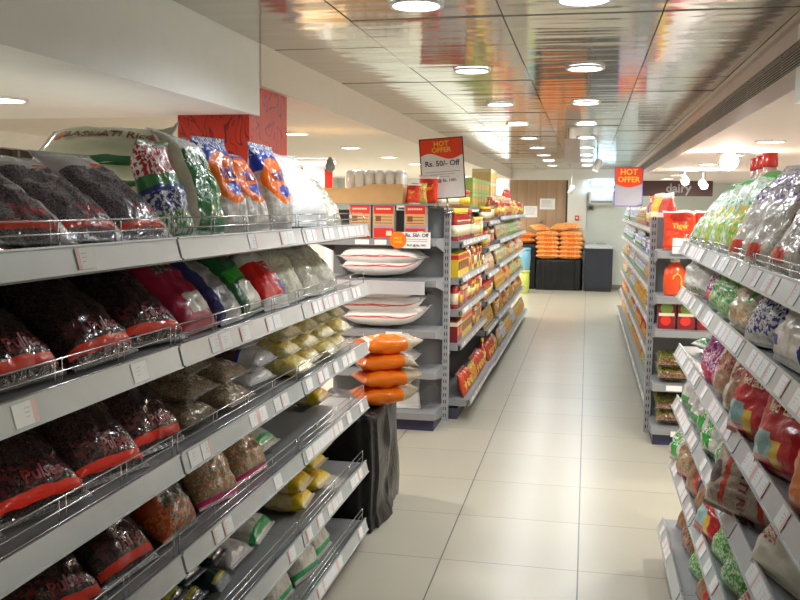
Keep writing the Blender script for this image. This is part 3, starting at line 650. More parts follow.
L_stack('browngrain', 2.34, .935, 3, 'clear packet of brown grain', 'near stack, third left shelf')
L_stack('browngrain', 2.58, .935, 2, 'clear packet of brown grain', 'second stack, third left shelf')
L_stack('darksilver', 2.83, .935, 3, 'dark brown pack with silver end', 'third left shelf', dz=.068)
for j, y in enumerate((3.12, 3.33, 3.54, 3.75)):
    L_stack('pasta', y, .935, [3, 4, 3, 3][j], 'pale yellow pasta packet', ['nearest', 'second', 'third', 'farthest'][j]+' column, third left shelf', dz=.062, x=-1.0)
L_row(.68, T4, [('pulse', 1.36, 52, 'dark lentil bag with red band'), ('pulse', 1.63, 52, 'dark lentil bag with red band'), ('pulse', 1.90, 50, 'dark lentil bag with red band'),
                ('noodlemix', 2.18, 40, 'black and orange noodle bag'), ('mixture', 2.44, 36, 'beige snack mix bag with pink foot'), ('mixture', 2.70, 36, 'beige snack mix bag with pink foot')])
bag('whitegreen', -1.06, 2.93, .68, PI/2, RAD(82), 'white rice bag with green foot, lying flat', 'on the fourth left shelf')
L_stack('yellowpack', 3.76, .68, 2, 'yellow packet lying flat', 'far end, fourth left shelf', dz=.066, x=-1.10)
L_row(.38, T5, [('pulse', 1.66, 52, 'dark lentil bag with red band'), ('pulse', 1.95, 52, 'dark lentil bag with red band')])
for j in range(3):
    L_stack('darkbrick', 2.20+.15*j, .38, 3, 'dark blue green tea pack', ['nearest', 'middle', 'farthest'][j]+' column, fifth left shelf', dz=.068, x=-1.05)
bag('darksilver', -1.06, 2.68, .38, PI/2, RAD(84), 'dark brown pack with silver end, lying flat', 'on the fifth left shelf')
bag('whitegreen', -1.06, 2.90, .38, PI/2+.1, RAD(82), 'white rice bag with green foot, lying flat', 'on the fifth left shelf')
L_stack('yellowpack', 3.30, .38, 2, 'yellow packet lying flat', 'nearer pile, fifth left shelf', dz=.066)
L_stack('yellowpack', 3.55, .38, 3, 'yellow packet lying flat', 'farther pile, fifth left shelf', dz=.066)
L_row(.105, T6, [('redwhite', 2.78, 30, 'red and white pack'), ('whitegreen', 3.02, 36, 'white rice bag with green foot, leaning'), ('whitegreen', 3.28, 38, 'white rice bag with green foot, leaning'), ('whitegreen', 3.54, 40, 'white rice bag with green foot, leaning')])

# ---- right racks: rz=-90deg faces the aisle
S1, S2, S3, S4, S5 = ['on the top right shelf', 'on the second right shelf', 'on the third right shelf', 'on the fourth right shelf', 'on the fifth right shelf']
def R_row(shelf, place, items, x=.435, sc=1.0):
    for (k, y, ln, desc) in items:
        bag(k, x+rnd.uniform(-.005, .015), y, shelf, -PI/2+.22+(.45 if k == 'basmati' else 0)+rnd.uniform(-.12, .12), RAD(ln+rnd.uniform(-4, 4)), desc, place, roll=rnd.uniform(-.06, .06), scale=sc)
R_row(1.41, S1, [('purpleclear', 1.90, 32, 'clear packet with purple and red print'), ('purpleclear', 2.18, 34, 'clear packet with purple and red print'), ('purpleclear', 2.46, 34, 'clear packet with purple and red print'), ('purpleclear', 2.74, 32, 'clear packet with purple and red print'),
                 ('greenwhite', 3.02, 26, 'green white and yellow powder bag'), ('greenwhite', 3.30, 30, 'green white and yellow powder bag'), ('greenwhite', 3.58, 34, 'green white and yellow powder bag'), ('greenwhite', 3.86, 34, 'green white and yellow powder bag')])
R_row(1.215, S2, [('purplewhite', 2.06, 26, 'white flour bag with blue edge'), ('blueclear', 2.36, 26, 'clear bag with blue print'), ('cleargreen', 2.66, 26, 'clear beige bag with green stripes'),
                  ('greenleaf', 2.95, 24, 'bright green pack'), ('greenleaf', 3.20, 24, 'bright green pack'), ('pinkpurple', 3.41, 22, 'slim pink and purple packet'), ('whitebundle', 3.76, 22, 'bulging glossy white bag')])
R_row(.96, S3, [('orangepack', 1.80, 20, 'orange and red pack'), ('bigred', 2.10, 20, 'large red pack with pale lettering'), ('bigred', 2.44, 20, 'large red pack with pale lettering'),
                ('clearbrown', 2.72, 18, 'clear packet of brown fruit'), ('clearbrown', 2.93, 18, 'clear packet of brown fruit'),
                ('pinkpurple', 3.09, 16, 'slim pink and purple packet'), ('pinkpurple', 3.23, 16, 'slim pink and purple packet'), ('pinkpurple', 3.36, 16, 'slim pink and purple packet')])
bag('whitebundle', .50, 3.62, .96, -PI/2-.3, RAD(60), 'bulging white bundle, nearer one', 'on the third right shelf')
bag('whitepack', .47, 3.93, .96, -PI/2+.3, RAD(80), 'white green packet hanging over the rail', 'far end of the third right shelf')
R_row(.73, S4, [('creamgreen', 2.06, 34, 'cream sack with green corner'), ('basmati', 2.47, 20, 'brown jute look BASMATI RICE bag with red stripes'), ('greenwrap', 2.84, 26, 'white bag with bright green band'), ('greenwrap', 3.09, 26, 'white bag with bright green band'),
                ('greenwrap', 3.35, 30, 'white bag with bright green band'), ('whitepack', 3.56, 22, 'white packet with green foot'), ('whitepack', 3.73, 24, 'white packet with green foot'), ('whitepack', 3.91, 24, 'white packet with green foot')])
R_row(.46, S5, [('creamgreen', 2.32, 30, 'cream sack with green corner'), ('greenleaf', 2.62, 24, 'bright green pack'), ('greenleaf', 2.86, 24, 'bright green pack'), ('bigred', 3.06, 30, 'large red pack'), ('brownred', 3.30, 20, 'brown pack with red stripe'), ('brownred', 3.52, 20, 'brown pack with red stripe'), ('mixture', 3.74, 20, 'beige snack mix bag'), ('greenwrap', 3.97, 22, 'white bag with bright green band')], x=.43)
R_row(.17, 'on the bottom right shelf', [('noodlemix', 2.95, 30, 'black and orange noodle bag'), ('brownred', 3.2, 26, 'brown pack with red stripe'), ('greenleaf', 3.44, 26, 'bright green pack'), ('noodlemix', 3.70, 28, 'black and orange noodle bag'), ('brownred', 3.94, 26, 'brown pack with red stripe')], x=.44)
# second row further back fills the deep shelves
for sh_, pl, ks in ((1.215, 'second', ('greenleaf', 'cleargreen')), (.96, 'third', ('clearbrown', 'bigred')), (.73, 'fourth', ('greenwrap', 'creamgreen'))):
    for q in range(7):
        bag(ks[q % 2], .62, 2.05+.30*q, sh_, -PI/2+rnd.uniform(-.1, .1), RAD(26), {'greenleaf': 'bright green pack', 'cleargreen': 'clear beige bag', 'clearbrown': 'clear packet of brown fruit', 'bigred': 'large red pack', 'greenwrap': 'white bag with green band', 'creamgreen': 'cream sack'}[ks[q % 2]],
            'back row of the %s right shelf' % pl)
# red capped bottles behind the top right bags
# ------------------------------------------------------------------ bottles, jars, boxes, pouches
PK = {}
def product(k, x, y, z, rz, desc, place, group=None, key=None, parts=True, how='from near end', cat=None):
    """k -> (thing name, category, [(part, mesh)]) built once, then shared"""
    name, ct, ps, joined = PK[k]
    if parts:
        e = empty(name, (x, y, z+.001), (0, 0, rz))
        for pn, me in ps: link(pn, me, e)
    else:
        e = link(name, joined, None, (x, y, z+.001), (0, 0, rz))
    reg(e, desc, place, cat or ct, group, y if key is None else key, how)
    return e
def define(k, name, cat, builders):
    """builders: list of (part, fn(bm), material)"""
    ps = []; jb = bmesh.new(); mats = []
    for pn, fn, m in builders:
        bm = bmesh.new(); fn(bm); ps.append((pn, mesh(pn, bm, m)))
        if m not in mats: mats.append(m)
        n0 = len(jb.faces); fn(jb); jb.faces.ensure_lookup_table()
        for f in jb.faces[n0:]: f.material_index = mats.index(m)
    PK[k] = (name, cat, ps, mesh(name, jb, mats))
def P_bottle(k, name, h, r, body, cap, label=None, sx=1, sy=1, neck=.36):
    bl = [('bottle_body', lambda bm: lathe(bm, [(r*.9, 0), (r, .01*h), (r, h*.58), (r*.9, h*.66), (r*neck, h*.80), (r*neck, h*.88)], 16, 0, sx, sy), body),
          ('cap', lambda bm: lathe(bm, [(r*neck*1.15, h*.86), (r*neck*1.2, h*.87), (r*neck*1.12, h), (r*neck*.7, h*1.005)], 14), cap)]
    if label: bl.append(('label', lambda bm: lathe(bm, [(r*1.012, h*.14), (r*1.012, h*.48)], 16, 0, sx, sy), label))
    define(k, name, 'bottle', bl)
def P_jar(k, name, h, r, body, lid, label=None):
    bl = [('jar_body', lambda bm: lathe(bm, [(r*.92, 0), (r, .012), (r, h*.74), (r*.82, h*.83), (r*.82, h*.86)], 16), body),
          ('lid', lambda bm: lathe(bm, [(r*.9, h*.84), (r*.92, h*.86), (r*.9, h*.99), (r*.84, h)], 16), lid)]
    if label: bl.append(('label', lambda bm: lathe(bm, [(r*1.012, h*.2), (r*1.012, h*.6)], 16), label))
    define(k, name, 'jar', bl)
def P_box(k, name, w_, d_, h, body, panel=None, band=None):
    bl = [('carton', lambda bm: bx(bm, -w_/2, w_/2, -d_/2, d_/2, 0, h), body)]
    if panel: bl.append(('printed_panel', lambda bm: bx(bm, -w_*.42, w_*.42, -d_/2-.001, d_/2+.001, h*.28, h*.66), panel))
    if band: bl.append(('title_band', lambda bm: bx(bm, -w_*.5-.001, w_*.5+.001, -d_/2-.0012, d_/2+.0012, h*.74, h*.93), band))
    define(k, name, 'box', bl)
glass_amber = mat('amber_sauce_glass', (.30, .10, .03), .12, coat=.5); glass_red = mat('tomato_sauce_glass', (.42, .03, .015), .12, coat=.5)
glass_dark = mat('dark_syrup_glass', (.06, .025, .02), .12, coat=.5); honey = mat('honey_glass', (.62, .30, .05), .12, coat=.5)
clear_ = mat('pale_jar_glass', (.84, .80, .70), .1, coat=.6)
P_bottle('ketchup', 'sauce_bottle', .235, .033, glass_red, M['yellow'], M['cream'])
P_bottle('amber', 'sauce_bottle', .225, .034, glass_amber, M['red'], M['cream'])
P_bottle('whitecap', 'vinegar_bottle', .215, .03, mat('pale_vinegar', (.60, .45, .32), .15, coat=.4), M['white'], M['orange'])
P_bottle('syrup', 'syrup_bottle', .26, .036, glass_dark, M['maroon'], M['red'])
P_bottle('redtall', 'squash_bottle', .27, .034, M['red'], M['white'], M['pink'])
P_bottle('orangetall', 'squash_bottle', .27, .036, M['orange'], M['orange'], M['yellow'])
P_bottle('yellowtall', 'squash_bottle', .28, .042, M['yellow'], M['cream'], M['cream'])
P_bottle('bluetall', 'cleaner_bottle', .25, .033, M['blue'], M['white'], M['white'])
P_bottle('redcap', 'oil_bottle', .365, .05, mat('pale_pink_oil', (.66, .40, .34), .2, coat=.4), M['red'], M['white'], neck=.5)
P_jar('yellowlid', 'jam_jar', .13, .036, glass_amber, M['yellow'], M['cream'])
P_jar('redlid', 'pickle_jar', .15, .042, mat('pickle_jar_glass', (.40, .16, .04), .14, coat=.4), M['red'], M['yellow'])
P_jar('greenlid', 'pickle_jar', .14, .04, mat('green_pickle_glass', (.20, .22, .04), .14, coat=.4), M['green'], M['cream'])
P_jar('honeyjar', 'honey_jar', .16, .038, honey, M['yellow'], M['cream'])
P_jar('glassjar', 'glass_jar', .125, .034, clear_, M['white'], None)
P_box('teabox', 'tea_carton', .11, .07, .17, M['yellow'], M['maroon'], M['red'])
P_box('redbox', 'spice_carton', .09, .06, .15, M['red'], M['cream'], M['yellow'])
P_box('greenbox', 'juice_carton', .22, .20, .135, mat('olive_green_carton', (.33, .40, .09), .45), mat('orange_fruit_print', (.62, .33, .08), .4), mat('leaf_green_print', (.24, .40, .08), .4))
P_box('peachbox', 'juice_carton', .20, .20, .135, mat('peach_carton', (.78, .55, .26), .45), M['yellow'], M['cream'])
P_box('bluebox', 'soap_carton', .10, .06, .13, M['blue'], M['white'], M['white'])
P_box('whitebox', 'soap_carton', .10, .06, .14, M['white'], M['blue'], M['green'])
P_box('darkbox', 'noodle_carton', .12, .07, .16, M['maroon'], M['orange'], M['cream'])
kind('packr', 'masala_pouch', .14, .19, .05, film('red_masala_pouch', (.50, .04, .02), (.62, .10, .03), 12, 'plain', prints=[(EL, .2, .8, .2, .55, (.70, .45, .10))], wrinkle=.4), variants=2)
kind('packy', 'masala_pouch', .14, .19, .05, film('yellow_masala_pouch', (.66, .42, .05), (.72, .55, .14), 12, 'plain', prints=[(SK, 0, 1, .2, .7, (.55, .08, .03))], wrinkle=.4), variants=2)
kind('packg', 'masala_pouch', .14, .19, .05, film('green_masala_pouch', (.10, .30, .06), (.22, .42, .12), 12, 'plain', prints=[(SK, 0, 1, .2, .7, (.70, .66, .42))], wrinkle=.4), variants=2)
kind('packb', 'biscuit_pouch', .14, .19, .05, film('tan_biscuit_pouch', (.42, .25, .10), (.55, .36, .18), 12, 'plain', prints=[(SK, 0, 1, .5, .9, (.66, .60, .52))], wrinkle=.4), variants=2)
kind('packw', 'soap_pouch', .13, .20, .05, film('white_soap_pouch', (.66, .67, .68), (.76, .77, .78), 12, 'plain', prints=[(SK, 0, 1, .3, .7, (.10, .14, .42)), (BX, 0, 1, .1, .25, (.10, .38, .15))], wrinkle=.4), variants=2)
DESC = dict(ketchup='red sauce bottle with yellow cap', amber='amber sauce bottle with red cap', whitecap='white capped vinegar bottle', syrup='dark syrup bottle',
            redtall='tall red squash bottle', orangetall='tall orange squash bottle', yellowtall='tall yellow squash bottle', bluetall='blue cleaner bottle', redcap='red capped oil bottle',
            yellowlid='yellow lidded jam jar', redlid='red lidded pickle jar', greenlid='green lidded pickle jar', honeyjar='golden honey jar', glassjar='small glass jar',
            teabox='yellow tea carton', redbox='red spice carton', greenbox='green juice carton', peachbox='peach juice carton', bluebox='blue soap carton', whitebox='white soap carton', darkbox='maroon noodle carton',
            packr='red masala pouch', packy='yellow masala pouch', packg='green masala pouch', packb='tan biscuit pouch', packw='white soap pouch')
DEPTH = dict(ketchup=.07, amber=.07, whitecap=.063, syrup=.075, redtall=.072, orangetall=.075, yellowtall=.088, bluetall=.07, redcap=.096, yellowlid=.076, redlid=.088, greenlid=.084, honeyjar=.08, glassjar=.07,
             teabox=.115, redbox=.095, greenbox=.225, peachbox=.205, bluebox=.105, whitebox=.105, darkbox=.125, packr=.145, packy=.145, packg=.145, packb=.145, packw=.135)
def run(kinds, y0, y1, x, z, rz, place, group, near=8.3, gap=.006, rep=(2, 4)):
    """fill a shelf with runs of the same product"""
    y = y0
    while True:
        k = rnd.choice(kinds); n = rnd.randint(*rep)
        for _ in range(n):
            wd = DEPTH[k]
            if y+wd > y1: return
            if k.startswith('pack'):
                bag(k, x+(-.005 if rz > 0 else .005), y+wd/2, z, rz, RAD(14), DESC[k], place, group=group)
            else:
                product(k, x-(.04 if rz > 0 else -.04), y+wd/2, z, rz, DESC[k], place, group, parts=y < near)
            y += wd+gap

for j in range(3): product('redcap', .675+.01*j, 3.70+.19*j, 1.41, 0, DESC['redcap'], 'behind the green top right bags', 'red capped oil bottles')
for j in range(6): product('amber' if j % 2 else 'redcap', .95, 2.6+.24*j, 1.41, 0, DESC['amber' if j % 2 else 'redcap'], 'deep on the top right shelf')

# ------------------------------------------------------------------ black drape beside the left rack with orange bags
def drape(name, x0, x1, y0, y1, h, flare, desc, place, seed, amp=.02, folds=26, m=None, puddle=.02):
    """plastic sheet thrown over a stand: flat top, pleated skirt reaching the floor"""
    bm = bmesh.new(); n = 160; cx, cy = (x0+x1)/2, (y0+y1)/2; hx, hy = (x1-x0)/2, (y1-y0)/2
    rows = []; steps = 16
    for j in range(steps+1):
        t = j/steps; ring = []
        for i in range(n):
            a = 2*PI*i/n; c, s = math.cos(a), math.sin(a)
            k = 1/max(abs(c), abs(s), .001); k = k*.93 if abs(abs(c)-abs(s)) < .25 else k
            px, py = c*k*hx, s*k*hy
            nrm = Vector((px/hx**1, py/hy**1, 0)).normalized()
            f = (noise.noise((i/n*folds+t*.9, t*1.6, seed))*.8+noise.noise((i/n*folds*2.6-t*1.4, t*3, seed+4))*.3)*amp*(.15+t)
            o = f+flare*t**1.4
            z = h*(1-t)+.006*math.sin(i*.4+seed)*(1-t)
            if t > .93: o += puddle*(noise.noise((i/n*folds*.6, 3, seed))+.4); z = max(z, .004)
            ring.append(bm.verts.new((px+nrm.x*o, py+nrm.y*o, z)))
        rows.append(ring)
    for a, b in zip(rows, rows[1:]):
        for i in range(n): bm.faces.new((a[i], a[(i+1) % n], b[(i+1) % n], b[i])).smooth = True
    inner = [bm.verts.new((v.co.x*.5, v.co.y*.5, h+.002)) for v in rows[0]]
    for i in range(n): bm.faces.new((inner[i], inner[(i+1) % n], rows[0][(i+1) % n], rows[0][i])).smooth = True
    c = bm.verts.new((0, 0, h+.002))
    for i in range(n): bm.faces.new((c, inner[(i+1) % n], inner[i]))
    o = obj(name, bm, m, None, (cx, cy, 0))
    reg(o, desc, place, 'plastic sheet'); return o
BIN = film('black_bin_plastic', (.006, .006, .007), (.012, .012, .013), 6, 'plain', wrinkle=.6, rough=.25, coat=.15)
drape('plastic_sheet', -1.36, -.965, 4.06, 4.72, .565, .02, 'black plastic sheet draped over a low stand', 'under the four orange bags', 3, m=BIN, amp=.06, folds=8, puddle=.04)
for k in range(4):
    bag('orangebag', -1.115+.012*(k % 2), 4.30+.01*k, .572+.080*k, RAD(-62+3*k), PI/2-.02, 'orange flour bag lying flat, '+['lowest', 'second lowest', 'second highest', 'topmost'][k], 'on the black plastic drape', group='orange bags on the drape')

# ------------------------------------------------------------------ centre gondola: end shelves facing the viewer
def end_shelf(name, x0, x1, y0, y1, decks, top, label, postx, post_side, lip=.045):
    e = empty(name, ((x0+x1)/2, y0, 0)); X = lambda x: x-(x0+x1)/2; D = y1-y0
    bm = bmesh.new(); bx(bm, X(x0), X(x1), D-.02, D, .02, top); obj('back_panel', bm, M['grey_dark'], e)
    for px in postx:
        bm = bmesh.new(); bx(bm, X(px), X(px)+.045, D-.07, D-.02, 0, top)
        for q in range(int(top/.05)):
            for dx in (.012, .027): bx(bm, X(px)+dx, X(px)+dx+.006, D-.0712, D-.07, .03+q*.05, .055+q*.05, 1)
        obj('upright', bm, [M['post'], M['slot']], e)
    bm = bmesh.new(); bx(bm, X(x0)+.01, X(x1)-.01, .03, D-.02, 0, decks[-1]-.05); obj('plinth', bm, mat('navy_plinth', (.03, .03, .08), .4), e)
    for i, z in enumerate(decks):
        bm = bmesh.new(); bx(bm, X(x0), X(x1), .012, D-.02, z-.012, z); bx(bm, X(x0), X(x1), .0, .014, z-lip, z)
        for sx_ in (X(x0), X(x1)-.005):       # tapered bracket cheeks
            vs = [(sx_, .014, z-lip), (sx_, D-.02, z-.11), (sx_, D-.02, z-.012), (sx_, .014, z-.012)]
            A = [bm.verts.new(v) for v in vs]; C = [bm.verts.new((v[0]+.005, v[1], v[2])) for v in vs]
            bm.faces.new(A); bm.faces.new(C[::-1])
            for q in range(4): bm.faces.new((A[q], A[(q+1) % 4], C[(q+1) % 4], C[q]))
        yield_ = obj('shelf', bm, M['grey'], e)
        SH.setdefault(name+label, []).append(yield_)
    e['label'] = label; e['category'] = 'shelving unit'
    return e
SH = {}
ED = [1.335, 1.055, .70, .415, .125]
lab = 'grey end shelf stacked with white rice sacks facing the viewer'
es = end_shelf('end_shelf', -1.84, -1.0, 6.08, 6.5, ED, 1.53, lab, (-1.005,), 1)
shs = SH['end_shelf'+lab]
def card_on(sh, x, z, w_, h, y=-.003):
    bm = bmesh.new(); bx(bm, x-w_/2, x+w_/2, y-.0015, y, z-h/2, z+h/2); return obj('price_tag', bm, M['paper'], sh)
card_on(shs[0], -.10, 1.312, .10, .034); card_on(shs[0], .03, 1.312, .085, .034); card_on(shs[2], .13, .677, .12, .036); card_on(shs[3], .1, .392, .1, .036)
bm = bmesh.new(); bx(bm, -.35, .36, -.10, -.004, 1.052, 1.056); bx(bm, -.35, .36, -.104, -.10, .965, 1.056)
for xx in (-.02, .30): bx(bm, xx, xx+.012, -.106, -.103, .968, 1.05)
obj('clear_ticket_holder', bm, mat('clear_grey_acrylic', (.52, .54, .56), .12, coat=.5), shs[1])
EP = 'on the rice sack end shelf'
def sack(k, x, z, rz, desc, key, y=6.30): bag(k, x, y, z, rz, PI/2-.02, desc, EP, key=key)
def endsack(z, yoff, xo, rot, desc): bag('endrice', -1.70+xo, 6.29+yoff, z, -PI/2+rot, PI/2-.01, desc, EP, group='white rice sacks')
endsack(1.06, .0, .0, .03, 'thin white rice sack under the big one, top tier'); endsack(1.135, -.01, 0, -.03, 'big white rice sack of the top tier')
for k in range(3): endsack(.705+.085*k, .0, -.02*k+.03, .05*(k-1), ['lowest', 'middle', 'topmost'][k]+' white rice sack of the middle tier')
endsack(.42, .02, -.05, .02, 'greyish white rice sack of the fourth tier')
endsack(.51, .02, -.06, -.04, 'upper white rice sack of the fourth tier')
bag('redsack', -1.30, 6.20, .125, .15, RAD(52), 'white sack with red square leaning low', EP)
# drink mix boxes on the end shelf
tan = mat('biscuit_tan_print', (.66, .40, .16), .4)
def mixbox(x, desc):
    e = empty('food_carton', (x, 6.20, 1.3365), (0, 0, rnd.uniform(-.06, .06))); W_, D_, H_ = .155, .06, .235
    bm = bmesh.new(); bx(bm, -W_/2, W_/2, -D_/2, D_/2, 0, H_); obj('carton', bm, mat('carton_grey_brown', (.42, .36, .30), .5), e)
    f = -D_/2
    bm = bmesh.new(); bx(bm, -W_*.45, W_*.45, f-.001, f, H_*.72, H_*.96); obj('title_band', bm, M['red'], e)
    bm = bmesh.new()
    for q in range(8): bx(bm, -W_*.34+q*W_*.085, -W_*.34+q*W_*.085+W_*.06, f-.0016, f-.001, H_*.84, H_*.89)
    obj('title_print', bm, M['cream'], e)
    bm = bmesh.new(); bx(bm, -W_*.45, W_*.45, f-.001, f, H_*.40, H_*.72); obj('picture_panel', bm, tan, e)
    bm = bmesh.new()
    for q in range(3): bx(bm, -W_*.40, W_*.40, f-.0016, f-.001, H_*(.44+.09*q), H_*(.46+.09*q))
    lathe_ = 0; bx(bm, -W_*.36, -W_*.12, f-.0018, f-.0016, H_*.50, H_*.66)
    obj('picture', bm, M['brown'], e)
    bm = bmesh.new(); bx(bm, -W_*.45, W_*.45, f-.001, f, 0.005, H_*.30); obj('lower_panel', bm, M['red'], e)
    bm = bmesh.new()
    for q, cc in enumerate((-.32, -.12, .08, .28)): bx(bm, (cc-.07)*W_, (cc+.07)*W_, f-.0016, f-.001, H_*.30, H_*.38)
    obj('small_pictures', bm, mat('lilac_print', (.52, .30, .42), .5), e)
    bm = bmesh.new(); bx(bm, W_*.12, W_*.38, f-.0016, f-.001, H_*.08, H_*.22); obj('code_patch', bm, M['cream'], e)
    reg(e, desc, EP, 'box', 'red and tan food cartons')
mixbox(-1.56, 'red and tan food carton, left one'); mixbox(-1.39, 'red and tan food carton, middle one'); mixbox(-1.165, 'red and tan food carton, right one')
bm = bmesh.new(); bx(bm, -.03, .03, -.04, .04, 0, .02); o = obj('sachet', bm, M['red'], None, (-1.53, 6.12, 1.3365), (0, 0, .3)); reg(o, 'small red sachet lying flat', 'before the cartons on the rice sack end shelf', 'sachet')
# shelf talker with offer text
def flat_text(parent, body, size, m, x, z, y=-.004): return text_obj('lettering', body, size, m, parent, lambda a, b: (x+a, y, z+b))
e = empty('offer_card', (-1.16, 6.07, 1.33))
bm = bmesh.new(); bx(bm, -.085, .12, -.002, 0, -.055, .055); obj('card', bm, M['paper'], e)
bm = bmesh.new(); lathe(bm, [(.058, 0), (.058, .003)], 24); obj('orange_disc', bm, M['orange'], e, (-.105, -.002, 0), (PI/2, 0, 0))
flat_text(e, 'HOT', .026, M['yellow'], -.105, .012, -.0062); flat_text(e, 'OFFER', .022, M['yellow'], -.105, -.014, -.0062)
flat_text(e, 'Rs. 50/- Off', .034, M['ink'], .025, .033); flat_text(e, 'BUY @ Rs. 149/-', .019, M['ink'], .025, -.035)
bm = bmesh.new()
for q in range(2): bx(bm, -.05, .10, -.0035, -.002, .004-.014*q, .009-.014*q)
obj('fine_print', bm, mat('fine_print_grey', (.5, .5, .5), .6), e)
reg(e, 'white Rs. 50/- Off card with orange disc', 'on the rice sack end shelf edge', 'sign')
# wooden tray with jars on top, red packets beside it
TR = empty('display_tray', (-1.50, 6.40, 1.5775))
e2 = bpy.data.objects
TANW = mat('tan_wood_board', (.62, .38, .15), .5)
def slope_panel(bm, x0, x1, y0, y1, z0, za, zb):
    vs = [(x0, z0), (x1, z0), (x1, zb), (x0, za)]
    A = [bm.verts.new((a, y0, c)) for a, c in vs]; Bv = [bm.verts.new((a, y1, c)) for a, c in vs]
    bm.faces.new(A); bm.faces.new(Bv[::-1])
    for q in range(4): bm.faces.new((A[q], A[(q+1) % 4], Bv[(q+1) % 4], Bv[q]))
bm = bmesh.new(); bx(bm, .02, .235, -.20, -.19, 0, .135); obj('front_board', bm, TANW, TR)
bm = bmesh.new(); bx(bm, -.60, .235, -.19, .10, 0, .012); obj('base_board', bm, TANW, TR)
bm = bmesh.new(); slope_panel(bm, -.60, .02, -.20, -.19, 0, .02, .135); obj('sloped_side', bm, TANW, TR)
bm = bmesh.new(); bx(bm, .225, .235, -.19, .10, .012, .135); obj('end_board', bm, TANW, TR)
bm = bmesh.new(); bx(bm, -.55, .2, -.18, .09, .012, .105); obj('inner_riser', bm, TANW, TR)
reg(TR, 'tan wooden display tray holding glass jars', 'on top of the rice sack end shelf', 'tray')
bm = bmesh.new(); bx(bm, -1.86, -1.0, 6.16, 6.50, 1.565, 1.577); sh = obj('shelf', bm, M['grey'], es); sh.matrix_parent_inverse = Matrix.Translation(-Vector(es.location))
for r_ in range(2):
    for j in range(6): product('glassjar', -1.66+.073*j, 6.27+.085*r_, 1.5775+.1055, 0, DESC['glassjar'], 'in the '+('front', 'back')[r_]+' row of the wooden tray', 'glass jars in the tray', key=j, how='from left')
for j in range(3):
    bag(['redpouch', 'packy', 'redpouch'][j], -1.205+.045*j, 6.24+.06*j, 1.578, [-.3, .4, -.1][j], RAD(10), ['red chip packet, lower one', 'yellow masala pouch', 'red chip packet, rear one'][j], 'right of the wooden jar tray', scale=[.5, .8, .68][j])

# ------------------------------------------------------------------ centre gondola: aisle face
CG = 'centre aisle racks'
c1 = shelf_unit('shelving_bay', 6.5, 7.35, -.87, 1, [1.31, 1.045, .81, .56, .15], .42, 'grey centre rack bay next to the white rice sack end shelf', base_face=-.80, tags=(2, 4), wire=False, rail_scale=.62, back_top=1.53)
c2 = shelf_unit('shelving_bay', 7.35, 8.2, -.87, 1, [1.31, 1.045, .81, .56, .15], .42, 'second grey centre rack bay from the rice sack end shelf', base_face=-.80, tags=(3, 5), wire=False, rail_scale=.62, back_top=1.53)
c3 = shelf_unit('shelving_bay', 8.2, 9.15, -.86, 1, [1.43, 1.19, .95, .70, .43, .13], .42, 'third grey centre rack bay, where shelf heights change', base_face=-.80, tags=(2, 4), wire=False, rail_scale=.62, back_top=1.53)
for k in range(3):
    shelf_unit('shelving_bay', 9.15+1.25*k, 10.4+1.25*k, -.85, 1, [1.46, 1.23, .98, .72, .45, .13], .42, ['fourth grey centre rack bay from the viewer', 'fifth grey centre rack bay from the viewer', 'grey centre rack bay farthest from the viewer'][k],
               base_face=-.80, tags=(3, 5), wire=False, rail_scale=.62, back_top=1.5, posts=(True, k == 2))
ranks = ['top', 'second', 'third', 'fourth', 'fifth', 'bottom']
mix = [['ketchup', 'amber', 'yellowlid', 'honeyjar'], ['whitecap', 'redlid', 'teabox', 'amber', 'darkbox', 'ketchup'], ['syrup', 'ketchup', 'redlid', 'redbox', 'darkbox', 'yellowlid'], ['amber', 'redlid', 'ketchup', 'syrup', 'teabox', 'darkbox'], ['packr', 'packy', 'redbox', 'syrup', 'amber', 'ketchup']]
for i, z in enumerate([1.31, 1.045, .81, .56, .15]):
    if i == 0:
        for j in range(9): product('ketchup', -.95, 6.57+.082*j, 1.31, 0, DESC['ketchup'], 'top shelf, near centre rack', CG)
        run(['honeyjar', 'redlid', 'amber'], 7.37, 8.16, -.91, 1.31, PI/2, 'top shelf, near centre rack', CG, rep=(1, 3))
        continue
    run(mix[i], 6.56, 8.15, -.91+(.055 if i == 4 else 0), z, PI/2, ranks[i]+' shelf, near centre rack', CG, rep=(1, 2))
for i, z in enumerate([1.43, 1.19, .95, .70, .43, .13]):
    run([['redlid', 'yellowlid', 'amber'], ['redlid', 'amber', 'darkbox'], ['honeyjar', 'packb', 'syrup'], ['packr', 'redlid', 'ketchup'], ['packy', 'redbox', 'amber'], ['packg', 'packb', 'packr']][i], 8.25, 9.1, -.90+(.045 if i == 5 else 0), z, PI/2, ranks[i]+' shelf, middle centre rack', CG, near=6)
for i, z in enumerate([1.46, 1.23, .98, .72, .45, .13]):
    run([['redlid', 'packy', 'packr'], ['packb', 'packw', 'packg'], ['packb', 'packg', 'packr'], ['packy', 'packr', 'packg'], ['packr', 'packy', 'redbox'], ['packw', 'packb', 'packy']][i], 9.2, 12.85, -.89+(.045 if i == 5 else 0), z, PI/2, ranks[i]+' shelf, far centre rack', CG, near=6, rep=(1, 3))
